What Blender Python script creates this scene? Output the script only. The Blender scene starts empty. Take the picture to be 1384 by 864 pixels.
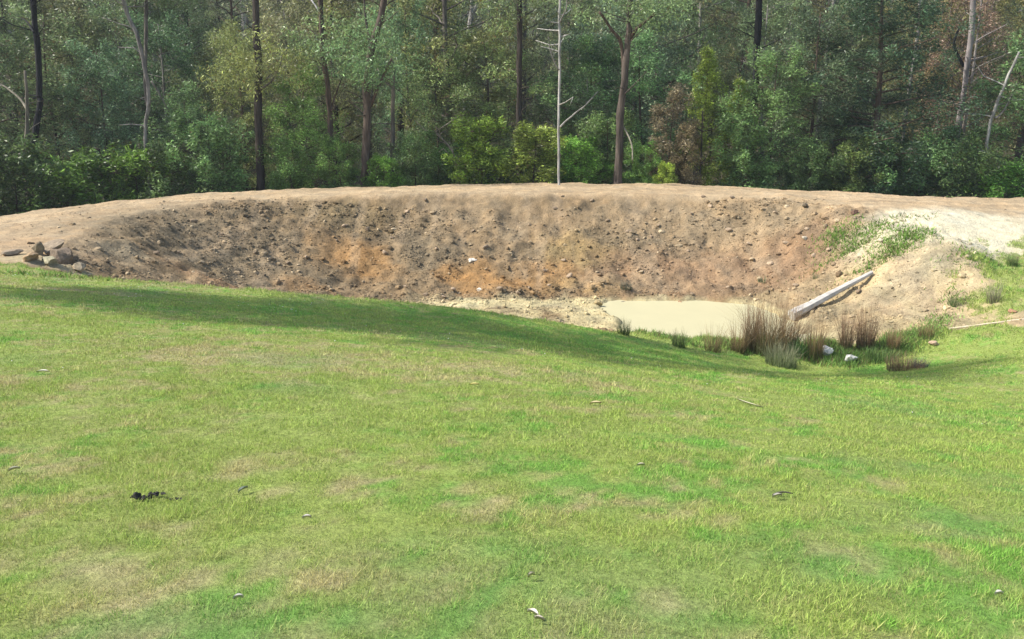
import bpy, math, random
import numpy as np
from mathutils import Vector

random.seed(7)
RNG = np.random.default_rng(7)
scene = bpy.context.scene
COL = scene.collection

# ------------------------------------------------------------------ camera, world, sun, exposure
EYE = np.array([0.0, 0.0, 4.2])
PITCH = math.radians(14.6)
FPX, PW, PH = 1200.0, 1384.0, 864.0
cam_d = bpy.data.cameras.new('camera')
cam_d.sensor_width = 36.0
cam_d.lens = 36.0 * FPX / PW
cam_d.clip_start = 0.05
cam_d.clip_end = 2000
cam = bpy.data.objects.new('camera', cam_d)
COL.objects.link(cam)
cam.location = EYE
cam.rotation_euler = (math.pi / 2 - PITCH, 0, 0)
scene.camera = cam

SUN_EL = math.radians(46)
SUN_DIR = Vector((-math.cos(SUN_EL), -.03, math.sin(SUN_EL))).normalized()
world = bpy.data.worlds.new('World')
scene.world = world
world.use_nodes = True
nt = world.node_tree
sky = nt.nodes.new('ShaderNodeTexSky')
sky.sky_type = 'NISHITA'
sky.sun_disc = False
sky.sun_elevation = SUN_EL
sky.sun_rotation = math.atan2(SUN_DIR.x, SUN_DIR.y)
sky.air_density = 1.0
sky.dust_density = 2.0
bg = nt.nodes['Background']
nt.links.new(sky.outputs[0], bg.inputs[0])
bg.inputs[1].default_value = 0.15
sd = bpy.data.lights.new('sun', 'SUN')
sd.energy = 4.3
sd.angle = math.radians(0.5)
sd.color = (1.0, 0.95, 0.87)
sun = bpy.data.objects.new('sun', sd)
COL.objects.link(sun)
sun.rotation_euler = SUN_DIR.to_track_quat('Z', 'Y').to_euler()
sun.location = (-30, -10, 40)
scene.view_settings.view_transform = 'Standard'
scene.view_settings.look = 'None'
scene.view_settings.exposure = 0.8
scene.view_settings.gamma = 1.0
scene.cycles.max_bounces = 6
scene.cycles.diffuse_bounces = 3
scene.cycles.transmission_bounces = 3
scene.cycles.transparent_max_bounces = 4

# ------------------------------------------------------------------ numpy helpers
def ray(px, py):
    cx = (px - PW / 2) / FPX
    cy = (PH / 2 - py) / FPX
    d = np.array([cx, math.cos(PITCH) + cy * math.sin(PITCH), -math.sin(PITCH) + cy * math.cos(PITCH)])
    return d

def P(px, py, z):            # point where the sight line through a photo pixel reaches height z
    d = ray(px, py)
    return EYE + d * ((z - EYE[2]) / d[2])

def PD(px, py, Y):           # same, at ground distance Y
    d = ray(px, py)
    return EYE + d * (Y / d[1])

def _hash(ix, iy, iz, seed):
    h = (ix.astype(np.int64) * 374761393 + iy.astype(np.int64) * 668265263 + iz.astype(np.int64) * 2147483647 + seed * 144665) & 0xFFFFFFFF
    h = ((h ^ (h >> 13)) * 1274126177) & 0xFFFFFFFF
    h = ((h ^ (h >> 16)) * 2246822519) & 0xFFFFFFFF
    return ((h ^ (h >> 15)) & 0xFFFFFF) / float(0xFFFFFF)

def vnoise(x, y, seed=0):    # value noise, -1..1
    x = np.asarray(x, float); y = np.asarray(y, float)
    x0 = np.floor(x); y0 = np.floor(y)
    fx = x - x0; fy = y - y0
    fx = fx * fx * fx * (fx * (fx * 6 - 15) + 10); fy = fy * fy * fy * (fy * (fy * 6 - 15) + 10)
    z = np.zeros_like(x0)
    a = _hash(x0, y0, z, seed); b = _hash(x0 + 1, y0, z, seed)
    c = _hash(x0, y0 + 1, z, seed); d = _hash(x0 + 1, y0 + 1, z, seed)
    return ((a * (1 - fx) + b * fx) * (1 - fy) + (c * (1 - fx) + d * fx) * fy) * 2 - 1

def fbm(x, y, scale, octv=4, seed=0, gain=0.55):
    out = 0; amp = 1; tot = 0; f = 1.0 / scale
    for o in range(octv):
        ca, sa = math.cos(o * 1.1 + .4), math.sin(o * 1.1 + .4)
        out = out + amp * vnoise((x * ca - y * sa) * f + 13.7 * o, (x * sa + y * ca) * f - 7.1 * o, seed + o)
        tot += amp; amp *= gain; f *= 2.07
    return out / tot * 1.6

def sstep(a, b, x):
    t = np.clip((np.asarray(x, float) - a) / (b - a), 0, 1)
    return t * t * (3 - 2 * t)

def catmull(pts, n=6, closed=True):
    pts = np.array(pts, float); m = len(pts); out = []
    rng_ = range(m if closed else m - 1)
    for i in rng_:
        if closed:
            p0, p1, p2, p3 = pts[(i - 1) % m], pts[i], pts[(i + 1) % m], pts[(i + 2) % m]
        else:
            p0, p1, p2, p3 = pts[max(i - 1, 0)], pts[i], pts[i + 1], pts[min(i + 2, m - 1)]
        for k in range(n):
            t = k / n
            out.append(.5 * ((2 * p1) + (-p0 + p2) * t + (2 * p0 - 5 * p1 + 4 * p2 - p3) * t * t + (-p0 + 3 * p1 - 3 * p2 + p3) * t ** 3))
    if not closed:
        out.append(pts[-1])
    return np.array(out)

def poly_sd(X, Y, poly, vals=None):
    """signed distance to closed polygon (negative inside); also value at the nearest boundary point"""
    best = np.full(X.shape, 1e9); inside = np.zeros(X.shape, bool); bv = np.zeros(X.shape)
    m = len(poly)
    for i in range(m):
        ax, ay = poly[i][:2]; bx, by = poly[(i + 1) % m][:2]
        dx, dy = bx - ax, by - ay
        L = dx * dx + dy * dy + 1e-12
        t = np.clip(((X - ax) * dx + (Y - ay) * dy) / L, 0, 1)
        d = (X - ax - t * dx) ** 2 + (Y - ay - t * dy) ** 2
        k = d < best
        best = np.where(k, d, best)
        if vals is not None:
            bv = np.where(k, vals[i] * (1 - t) + vals[(i + 1) % m] * t, bv)
        c = ((ay > Y) != (by > Y)) & (X < dx * (Y - ay) / (dy if abs(dy) > 1e-12 else 1e-12) + ax)
        inside ^= c
    best = np.sqrt(best)
    return np.where(inside, -best, best), bv

# ------------------------------------------------------------------ the lie of the land
NEAR = [(30, 362, 0.0), (150, 377, -.12), (300, 388, -.38), (450, 400, -.68), (600, 414, -1.02), (720, 430, -1.38), (850, 453, -1.9),
        (950, 474, -2.3), (1050, 492, -2.58), (1150, 500, -2.68), (1230, 484, -2.5), (1290, 458, -2.2), (1384, 440, -1.8)]
FAR = [(1420, 402, -1.5), (1345, 345, -1.0), (1290, 312, -.35), (1225, 290, -.04), (1130, 276, 0), (1050, 269, 0), (900, 264, 0), (700, 262, 0), (500, 264, 0),
       (350, 269, 0), (230, 281, 0), (150, 300, 0), (88, 328, 0), (50, 350, 0)]
near_w = [P(*a) for a in NEAR]
far_w = [P(*a) for a in FAR]
rim_ctrl = np.array(near_w + far_w)
rim = catmull(rim_ctrl, 5)
TOE = [(470, 432), (520, 419), (600, 411), (700, 408), (790, 406), (850, 404), (930, 405), (1000, 409), (1050, 418), (1085, 436), (1115, 456), (1115, 466),
       (1060, 467), (980, 460), (900, 455), (800, 450), (700, 452), (600, 446), (520, 441)]
toe = catmull([P(a, b, -2.86) for a, b in TOE], 4)
outer_px = [(0, 295), (100, 276), (250, 262), (450, 253), (650, 249), (850, 247), (1000, 252), (1150, 261), (1300, 267), (1384, 268)]
outer = [P(a, b, 0) for a, b in outer_px]
ocx = np.array([-60, -30, -21] + [p[0] for p in outer] + [28, 60])
ocy = np.array([2, 17, 25.3] + [p[1] for p in outer] + [33.5, 31])
_xx = np.linspace(-60, 60, 241)
_yy = np.interp(_xx, ocx, ocy)
_k = np.ones(9) / 9
_yy = np.convolve(np.pad(_yy, 4, mode='edge'), _k, 'valid')
def yc(X): return np.interp(X, _xx, _yy)

ctrl = [tuple(p) for p in rim_ctrl] + [tuple(p) for p in outer]
ctrl += [(0, 0, 2.6), (-8, 0, 2.75), (8, 0, 2.3), (0, 5, 1.75), (0, 10, .85), (0, 15.5, -.3), (-4, 4, 2.0), (5, 5, 1.5), (-6, 9.5, 1.35), (6, 10, .3),
         (-10, 15, .75), (10, 16.5, -.85), (4, 17.8, -1.5), (8, 18, -1.75), (4.5, 14, -.45), (14, 17, -1.2), (9, 12, -.35), (18, 24, -1.45), (20, 27.5, -.75), (24, 25, -.9), (17, 21, -1.5),
         (-25, 15, .9), (-14, 22, 0.05), (-17, 25, 0.0), (-20, 20, .35), (-45, 0, 3.4), (-45, 20, 1.2), (45, 0, 2.2), (45, 20, .6), (45, 34, .2), (24, 12, .1), (30, 22, -.5),
         (0, -20, 4.5), (-40, -30, 5), (40, -30, 5), (22, 31, -.1), (0, -45, 5), (-30, 10, 1.8), (15, 5, 1.1)]
ctrl = np.array(ctrl, float)
def _phi(r2): return r2 * np.log(r2 + 1e-9) * .5
_n = len(ctrl)
_d2 = (ctrl[:, None, 0] - ctrl[None, :, 0]) ** 2 + (ctrl[:, None, 1] - ctrl[None, :, 1]) ** 2
_A = np.zeros((_n + 3, _n + 3))
_A[:_n, :_n] = _phi(_d2) + np.eye(_n) * .6
_A[:_n, _n] = 1; _A[:_n, _n + 1:] = ctrl[:, :2]
_A[_n, :_n] = 1; _A[_n + 1:, :_n] = ctrl[:, :2].T
_w = np.linalg.solve(_A, np.concatenate([ctrl[:, 2], np.zeros(3)]))
def tps(X, Y):
    X = np.clip(X, -45, 45); Y = np.clip(Y, -45, 42)
    z = _w[_n] + _w[_n + 1] * X + _w[_n + 2] * Y
    for i in range(_n):
        z = z + _w[i] * _phi((X - ctrl[i, 0]) ** 2 + (Y - ctrl[i, 1]) ** 2)
    return z
rim_z = tps(rim[:, 0], rim[:, 1])

def H(X, Y, full=False, detail=True):
    X = np.asarray(X, float); Y = np.asarray(Y, float)
    base = tps(X, Y)
    s = Y - yc(X)
    out = -.42 * np.minimum(np.maximum(s, 0), 9.5)
    out = out + .24 * np.clip(s - 30, 0, 110) * sstep(28, 45, s)
    w = sstep(-.7, .7, s)
    z = base * (1 - w) + out * w
    dr, _ = poly_sd(X, Y, rim)
    num = np.zeros(X.shape); den = np.zeros(X.shape)
    for (qx, qy), qz in zip(rim[:, :2], rim_z):
        wq = 1.0 / ((X - qx) ** 2 + (Y - qy) ** 2 + .02) ** 1.6
        num = num + wq * qz; den = den + wq
    zr = num / den
    kb = sstep(-.9, -.1, dr); zr = zr * (1 - kb) + base * kb
    dt, _ = poly_sd(X, Y, toe)
    floor = -2.8 - .35 * sstep(3.0, 3.5, X + .25 * fbm(X, Y, 1.2, 3, 5)) * (1 - sstep(8.2, 9.3, X + .4 * fbm(X, Y, .8, 3, 6))) * sstep(.15, -.5, dt + .15 * fbm(X, Y, .7, 3, 8)) + .05 * fbm(X, Y, .8, 4, 66)
    t = np.where(dt < 0, 1.0, (-dr) / (-dr + np.maximum(dt, 0) + 1e-6))
    t = np.clip(t, 0, 1)
    t = t + .06 * np.sin(t * math.pi) * 1.0
    t = np.clip(t, 0, 1)
    t = t ** (1 + .8 * sstep(8, 13, X))
    zin = zr * (1 - t) + floor * t
    inside = dr < 0
    z = np.where(inside, zin, z)
    if detail:
        wall = sstep(-.05, -.8, dr) * sstep(.0, .5, dt)
        far = sstep(21.5, 24, Y)
        n1 = fbm(X, Y, 1.7, 3, 11); n2 = fbm(X, Y, .55, 3, 12); n3 = fbm(X, Y, .2, 3, 17)
        gul = fbm(X * 1.0, Y * .25, .7, 2, 19)
        z = z + wall * (.10 * n1 + .09 * n2 + .045 * n3 * (0.6 + .6 * sstep(-.2, .6, n1)) + .06 * gul) * (1 - .45 * sstep(9, 12, X))
        z = z + (1 - wall) * (.012 * n1 + .008 * n2) + far * (1 - wall) * (.03 * n1 + .02 * n2 + .012 * n3) * sstep(.2, -1, dt * 0 - 1)
        # old wheel marks along the crest
        sc = s + .12 * fbm(X, Y, 2.5, 2, 33)
        for o in (-1.05, -2.6):
            z = z - .035 * np.exp(-((sc - o) / .16) ** 2) * sstep(0, .3, dr)
        # ragged lip where the bank was cut
        z = z - .06 * np.exp(-((dr + .1) / .16) ** 2) * far * (0.4 + 1.2 * fbm(X, Y, .5, 3, 44))
    if full:
        return z, dr, dt, s, t
    return z

def hit(px, py):
    """where the sight line through a photo pixel meets the land"""
    d = ray(px, py)
    ts = np.linspace(2, 75, 1500)
    pts = EYE + d * ts[:, None]
    below = pts[:, 2] < H(pts[:, 0], pts[:, 1], detail=False)
    i = int(np.argmax(below)) if below.any() else len(ts) - 1
    t0, t1 = ts[max(i - 1, 0)], ts[i]
    tt = np.linspace(t0, t1, 12)
    p2 = EYE + d * tt[:, None]
    b = p2[:, 2] < H(p2[:, 0], p2[:, 1])
    j = int(np.argmax(b)) if b.any() else 11
    p = p2[j].copy(); p[2] = float(H(p[0:1], p[1:2])[0])
    return p

lawn_poly = np.array([(-60, -60), (-60, 14), (-25, 19), tuple(P(-40, 352, .1)[:2]), tuple(P(30, 357, 0)[:2])] +
                     [tuple(p[:2]) for p in near_w[1:6]] +
                     [tuple(P(a, b, z)[:2]) for a, b, z in [(850, 453, -2.6), (950, 456, -2.85), (1010, 462, -2.85), (1060, 468, -2.85), (1110, 477, -2.8), (1150, 477, -2.75),
                      (1200, 477, -2.7), (1245, 460, -2.5), (1290, 448, -2.2), (1384, 438, -1.8)]] + [(19, 22.2), (60, 22.5), (60, -60)])
hump_poly = np.array([tuple(P(a, b, z)[:2]) for a, b, z in
                      [(1325, 350, -1.0), (1355, 335, -.8), (1400, 326, -.7), (1520, 330, -.7), (1520, 400, -1.4), (1400, 412, -1.5), (1340, 418, -1.6), (1318, 392, -1.4)]])

def zones(X, Y):
    a, _ = poly_sd(X, Y, lawn_poly)
    b, _ = poly_sd(X, Y, hump_poly)
    return a, b

# ---- colour of the lawn and of the dirt (greener towards far lawn edge, darker inner bank, greyer at left)
def blobs(X, Y, lst):
    out = np.zeros(np.shape(X))
    for (cx, cy, rx, ry, k) in lst:
        out = out + k * np.exp(-(((X - cx) / rx) ** 2 + ((Y - cy) / ry) ** 2))
    return out
def B(px, py, rx, ry, k=1.0):
    p = hit(px, py); return (p[0], p[1], rx, ry, k)

DRY = [B(560, 495, 3.0, 1.1, .7), B(330, 480, 2.6, 1.2, .55), B(880, 805, .6, .25, .35), B(380, 640, .9, .4, .3), B(120, 800, .5, .2, .3), B(200, 560, 1.0, .4, .25),
       B(60, 520, 1.3, .5, .35), B(1000, 700, .9, .4, .3), B(880, 560, 1.5, .6, .3), B(820, 470, 1.5, .8, -.8), B(600, 440, 6, 1.8, -.9),
       B(1000, 495, 6, 1.6, -.9), B(1250, 700, 3, 3, -.35), B(1330, 560, 3.5, 3, -.35), B(620, 575, 1.8, .5, -.4), B(300, 420, 4, 1.0, -.3), B(120, 375, 3, .6, .35), B(60, 390, 2.4, .28, .9)]
def lawn_color(X, Y):
    n = fbm(X, Y, 2.6, 4, 101); n2 = fbm(X, Y, .55, 4, 107); n3 = fbm(X, Y, 1.1, 3, 113)
    n5 = fbm(X, Y, .25, 3, 151)
    n6 = fbm(X, Y, .09, 2, 161)
    dry = sstep(-.25, .95, .15 * n + .42 * n2 + .5 * n5 + .4 * n6 + blobs(X, Y, DRY) * .8 - .12 - .22 * sstep(-2, 5, X) + .06)
    lush = sstep(.05, .75, n3 * .4 + .45 * n2 - .35 * n5 - .35 * n6 - blobs(X, Y, DRY) * .45)
    olive = np.array([.295, .38, .088]); dryc = np.array([.47, .385, .205]); green = np.array([.185, .36, .062])
    c = olive[None] * np.ones(X.shape + (1,))
    c = c * (1 - lush[..., None]) + green * lush[..., None]
    c = c * (1 - .72 * dry[..., None]) + dryc * .72 * dry[..., None]
    cool = sstep(.2, .9, fbm(X, Y, 1.7, 3, 140))[..., None]
    c = c * (1 - .3 * cool) + np.array([.18, .30, .10]) * .3 * cool
    return c

def dB(px, py, rx, ry, col, k=1.0):
    p = hit(px, py); return (p[0], p[1], rx, ry, k, np.array(col))
ORANGE = (.50, .275, .11); TAN = (.47, .35, .23); PINK = (.45, .335, .22); GREY = (.30, .235, .16); CREAM = (.66, .56, .36); WHITE = (.74, .69, .56); RED = (.37, .235, .15)
DB = [dB(460, 345, 1.2, 1.0, ORANGE, .4), dB(500, 352, .8, .9, ORANGE, .4), dB(590, 355, 1.0, 1.2, GREY, .5), dB(640, 378, .9, .8, ORANGE, .8), dB(610, 368, .6, .6, ORANGE, .6),
      dB(780, 335, 1.1, .9, (.48, .34, .16), .5), dB(750, 365, 1.1, .7, ORANGE, .4), dB(700, 385, 1.3, .5, ORANGE, .5), dB(800, 385, 1.3, .5, (.5, .33, .15), .5),
      dB(300, 330, 3.0, 2.2, GREY, .9), dB(200, 320, 2.0, 1.6, GREY, .7), dB(340, 370, 2, 1.5, GREY, .6), dB(390, 340, .5, 1.1, PINK, .5),
      dB(145, 338, .55, .8, (.55, .45, .32), .9), dB(170, 355, 1.4, .5, PINK, .5), dB(290, 380, 1.6, .4, (.5, .31, .18), .8), dB(400, 385, 1.0, .4, (.5, .3, .15), .8),
      dB(470, 290, 2.0, .8, (.30, .225, .13), .7), dB(560, 330, 1.0, 1.2, GREY, .5), dB(660, 300, .4, 2.0, PINK, .8), dB(690, 310, .4, 1.8, PINK, .6), dB(620, 285, 1.6, .7, PINK, .6),
      dB(900, 300, 3.0, 1.3, PINK, .6), dB(1010, 310, 2.6, 1.5, PINK, .8), dB(960, 370, 3.6, 1.4, RED, .9), dB(1080, 360, 1.2, 1.4, RED, .8), dB(840, 320, .9, .8, GREY, .5),
      dB(890, 385, 2.2, .6, TAN, .6), dB(1080, 400, 1.2, .6, TAN, .7), dB(1190, 400, 2.6, 2.0, (.54, .43, .27), 1.0), dB(1270, 390, 2.6, 3.0, (.58, .47, .31), 1.0), dB(1260, 440, 2.2, 1.0, (.56, .45, .26), 1.0),
      dB(1150, 440, 1.4, .6, (.42, .31, .18), .6), dB(1190, 415, 1.0, .5, (.36, .27, .17), .6), dB(1310, 308, 2.6, 1.4, (.95, .88, .72), 2.2), dB(1350, 318, 2.4, 1.2, (.7, .6, .4), .9), dB(1240, 365, .9, .6, WHITE, .5),
      dB(1060, 290, .8, 1.0, (.5, .39, .27), .7), dB(1200, 350, 1.2, .6, (.5, .38, .24), .6),
      dB(640, 410, 1.6, .35, CREAM, 1.0), dB(740, 412, 1.8, .5, CREAM, 1.2), dB(800, 425, .6, .35, (.42, .29, .17), 1.0), dB(770, 440, 1.5, .35, CREAM, .8),
      dB(740, 428, 2.0, .35, (.48, .34, .19), 1.1), dB(850, 440, 1.4, .3, CREAM, 1.0), dB(1000, 420, 3.5, .35, (.5, .42, .26), .5), dB(1110, 455, .9, .8, CREAM, .9),
      dB(60, 355, 1.2, .5, (.6, .5, .33), 1.0), dB(20, 330, 2, 1.2, (.5, .36, .24), .6), dB(1180, 470, 1.6, .5, (.6, .5, .3), .8)]
def dirt_color(X, Y, dr, dt, s):
    inside = sstep(.1, -.4, dr)
    base_w = np.array([.35, .25, .155]); crest = np.array([.56, .42, .285])
    n = fbm(X, Y, 1.6, 4, 201); n2 = fbm(X, Y, .5, 4, 207); n3 = fbm(X, Y, .18, 3, 213)
    c = base_w * inside[..., None] + crest * (1 - inside[..., None])
    acc = np.zeros(c.shape); tot = np.zeros(X.shape)
    wx = X + .35 * fbm(X, Y, .9, 3, 55); wy = Y + .35 * fbm(X, Y, .9, 3, 56)
    for (cx, cy, rx, ry, k, col) in DB:
        g = k * np.exp(-(((wx - cx) / rx) ** 2 + ((wy - cy) / ry) ** 2) ** 1.3)
        acc += g[..., None] * col; tot += g
    a = tot / (tot + .22)
    c = c * (1 - a[..., None]) + acc / (tot + 1e-6)[..., None] * a[..., None]
    shift = 1 + .13 * n + .13 * n2 * (0.4 + .6 * inside) + .22 * n3 * (0.4 + .6 * inside)
    tint = np.stack([1 + .04 * n2, np.ones_like(n2), 1 - .05 * n2], -1)
    c = c * (1 + (1 - inside) * .16 * fbm(s * 1.0, X * .10, .30, 3, 231) * sstep(-6, -5, s))[..., None]
    stk = inside * sstep(.15, .8, fbm(X, Y * .16, .55, 3, 222)) * sstep(.3, 1.2, dt)
    c = c * (1 - .45 * stk[..., None]) + np.array([.52, .39, .27]) * .45 * stk[..., None]
    mud = sstep(.25, -.1, dt + .2 * n2) * sstep(-.9, .1, n2 * .6 + n + .35)
    c = c * (1 - .8 * mud[..., None]) + np.array([.70, .60, .37]) * .8 * mud[..., None]
    return np.clip(c * shift[..., None] * tint * np.array([.98, .985, .885]) * (.67 - .07 * inside * sstep(12, 9, X) * (1 - mud))[..., None], .02, .85)

# ------------------------------------------------------------------ mesh helpers
def make_mesh(name, V, F=None, quads=None, tris=None, cols=None, smooth=False, mats=()):
    """F: (m,k) int array with constant k"""
    m = bpy.data.meshes.new(name)
    V = np.asarray(V, np.float32)
    m.vertices.add(len(V)); m.vertices.foreach_set('co', V.ravel())
    faces = F if F is not None else (quads if quads is not None else tris)
    fl = faces if isinstance(faces, list) else [faces]
    loops = np.concatenate([np.asarray(f, np.int32).ravel() for f in fl])
    sizes = np.concatenate([np.full(len(f), np.asarray(f).shape[1], np.int32) for f in fl])
    starts = np.concatenate([[0], np.cumsum(sizes)[:-1]]).astype(np.int32)
    m.loops.add(len(loops)); m.loops.foreach_set('vertex_index', loops)
    m.polygons.add(len(sizes)); m.polygons.foreach_set('loop_start', starts)
    m.polygons.foreach_set('use_smooth', np.full(len(sizes), smooth))
    if cols is not None:
        at = m.color_attributes.new('Col', 'FLOAT_COLOR', 'POINT')
        c = np.ones((len(V), 4), np.float32); c[:, :3] = cols[:, :3]
        if cols.shape[1] > 3: c[:, 3] = cols[:, 3]
        at.data.foreach_set('color', c.ravel())
    m.update(calc_edges=True)
    for mm in mats: m.materials.append(mm)
    return m

def link(name, mesh, parent=None, loc=None):
    o = bpy.data.objects.new(name, mesh); COL.objects.link(o)
    if parent is not None: o.parent = parent
    if loc is not None: o.location = loc
    return o

def tag(o, label=None, cat=None, group=None, kind=None):
    if label: o['label'] = label
    if cat: o['category'] = cat
    if group: o['group'] = group
    if kind: o['kind'] = kind
    return o

def empty(name, loc, rz=0.0):
    o = bpy.data.objects.new(name, None); COL.objects.link(o)
    o.empty_display_size = .3
    o.location = loc; o.rotation_euler = (0, 0, rz)
    return o

class Geo:
    """collects vertices, quads, triangles and colours"""
    def __init__(self): self.v = []; self.q = []; self.t = []; self.c = []; self.n = 0
    def add(self, V, Q=None, T=None, C=None):
        V = np.asarray(V, float)
        if Q is not None and len(Q): self.q.append(np.asarray(Q) + self.n)
        if T is not None and len(T): self.t.append(np.asarray(T) + self.n)
        if C is None: C = (1, 1, 1)
        C = np.asarray(C, float)
        if C.ndim == 1: C = np.tile(C, (len(V), 1))
        self.v.append(V); self.c.append(C); self.n += len(V)
    def mesh(self, name, mats, smooth=False):
        fl = []
        if self.q: fl.append(np.concatenate(self.q))
        if self.t: fl.append(np.concatenate(self.t))
        return make_mesh(name, np.concatenate(self.v), F=fl, cols=np.concatenate(self.c), smooth=smooth, mats=mats)

def tube(geo, pts, rad, sides=8, col=(1, 1, 1), rough=0.0, seed=0, cap=True):
    pts = np.array(pts, float); rad = np.array(rad, float)
    n = len(pts)
    T = np.gradient(pts, axis=0); T /= np.linalg.norm(T, axis=1)[:, None] + 1e-9
    ref = np.array([1.0, 0, 0]) if abs(T[0][0]) < .8 else np.array([0, 1.0, 0])
    V = []
    for i in range(n):
        u = ref - T[i] * ref.dot(T[i]); u /= np.linalg.norm(u); ref = u
        w = np.cross(T[i], u)
        a = np.arange(sides) * 2 * math.pi / sides
        r = rad[i]
        if rough:
            r = r * (1 + rough * vnoise(a * 1.3 + seed * 9.1, np.full(sides, i * .7), seed))[:, None]
        V.append(pts[i] + (np.cos(a)[:, None] * u + np.sin(a)[:, None] * w) * r)
    V = np.concatenate(V)
    idx = np.arange(sides); Q = []
    for i in range(n - 1):
        a = i * sides + idx; b = i * sides + (idx + 1) % sides
        Q.append(np.stack([a, b, b + sides, a + sides], 1))
    T_ = []
    if cap:
        c0, c1 = len(V), len(V) + 1
        V = np.concatenate([V, pts[:1], pts[-1:]])
        T_ = [(c0, (j + 1) % sides, j) for j in range(sides)] + [(c1, (n - 1) * sides + j, (n - 1) * sides + (j + 1) % sides) for j in range(sides)]
    geo.add(V, np.concatenate(Q), T_, col)

# icosphere template
def _ico(sub=1):
    import bmesh
    bm = bmesh.new(); bmesh.ops.create_icosphere(bm, subdivisions=sub, radius=1.0)
    V = np.array([v.co[:] for v in bm.verts]); F = np.array([[v.index for v in f.verts] for f in bm.faces]); bm.free()
    return V, F
ICO1, ICO2, ICO3 = _ico(1), _ico(2), _ico(3)

def stone(geo, c, size, rng, col, tmpl=ICO2, squash=(.9, .75, .6), sharp=.28):
    V, F = tmpl
    v = V.copy()
    # cut by random planes for flat broken faces
    for _ in range(16):
        nrm = rng.normal(size=3); nrm /= np.linalg.norm(nrm)
        d = rng.uniform(.5, .85)
        k = v @ nrm
        v -= np.outer(np.maximum(k - d, 0), nrm) * .95
    off = rng.uniform(0, 50, 3)
    nn = vnoise(v[:, 0] * 2.1 + off[0], v[:, 1] * 2.1 + v[:, 2] * 1.7 + off[1], 3)
    v *= (1 + sharp * .5 * nn)[:, None]
    v *= np.array(squash) * rng.uniform(.8, 1.25, 3)
    a = rng.uniform(0, 6.28); ca, sa = math.cos(a), math.sin(a)
    tl = rng.uniform(-.35, .35)
    R = np.array([[ca, -sa, 0], [sa, ca, 0], [0, 0, 1]]) @ np.array([[1, 0, 0], [0, math.cos(tl), -math.sin(tl)], [0, math.sin(tl), math.cos(tl)]])
    v = v @ R.T
    geo.add(v * size + np.asarray(c), None, F, np.asarray(col) * rng.uniform(.85, 1.15))

# ------------------------------------------------------------------ materials
def new_mat(name):
    m = bpy.data.materials.new(name); m.use_nodes = True
    for n in list(m.node_tree.nodes): m.node_tree.nodes.remove(n)
    return m, m.node_tree.nodes, m.node_tree.links

def N(ns, t, **kw):
    n = ns.new(t)
    for k, v in kw.items(): setattr(n, k, v)
    return n

def col_attr(ns, ls): 
    a = N(ns, 'ShaderNodeAttribute', attribute_name='Col'); return a

def mulnoise(ns, ls, colsock, scale, lo, hi, detail=6, stretch=None, rough=.6):
    tc = N(ns, 'ShaderNodeTexCoord')
    mp = N(ns, 'ShaderNodeMapping')
    if stretch: mp.inputs['Scale'].default_value = stretch
    nz = N(ns, 'ShaderNodeTexNoise'); nz.inputs['Scale'].default_value = scale; nz.inputs['Detail'].default_value = detail; nz.inputs['Roughness'].default_value = rough
    mr = N(ns, 'ShaderNodeMapRange'); mr.inputs['From Min'].default_value = .3; mr.inputs['From Max'].default_value = .7
    mr.inputs['To Min'].default_value = lo; mr.inputs['To Max'].default_value = hi
    mx = N(ns, 'ShaderNodeVectorMath', operation='SCALE')
    ls.new(tc.outputs['Object'], mp.inputs[0]); ls.new(mp.outputs[0], nz.inputs['Vector']); ls.new(nz.outputs[0], mr.inputs[0])
    ls.new(colsock, mx.inputs[0]); ls.new(mr.outputs[0], mx.inputs['Scale'])
    return mx.outputs[0], nz.outputs[0]

def ground_mat():
    m, ns, ls = new_mat('earth')
    out = N(ns, 'ShaderNodeOutputMaterial'); b = N(ns, 'ShaderNodeBsdfPrincipled')
    b.inputs['Roughness'].default_value = .95; b.inputs['Specular IOR Level'].default_value = .12
    a = col_attr(ns, ls)
    c1, n1 = mulnoise(ns, ls, a.outputs['Color'], 3.5, .86, 1.14)
    c2, n2 = mulnoise(ns, ls, c1, 22, .66, 1.34, 8, rough=.7)
    c3, n3 = mulnoise(ns, ls, c2, 90, .8, 1.2, 3)
    # small loose stones as darker and paler flecks
    tc = N(ns, 'ShaderNodeTexCoord'); vo = N(ns, 'ShaderNodeTexVoronoi'); vo.inputs['Scale'].default_value = 9
    ls.new(tc.outputs['Object'], vo.inputs['Vector'])
    bump = N(ns, 'ShaderNodeBump'); bump.inputs['Strength'].default_value = .85; bump.inputs['Distance'].default_value = .05
    ad = N(ns, 'ShaderNodeMath', operation='ADD'); ls.new(n2, ad.inputs[0])
    m2 = N(ns, 'ShaderNodeMath', operation='MULTIPLY'); m2.inputs[1].default_value = -.4
    ls.new(vo.outputs['Distance'], m2.inputs[0]); ls.new(m2.outputs[0], ad.inputs[1])
    ls.new(ad.outputs[0], bump.inputs['Height']); ls.new(bump.outputs[0], b.inputs['Normal'])
    ls.new(c3, b.inputs['Base Color']); ls.new(b.outputs[0], out.inputs[0])
    return m

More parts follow.
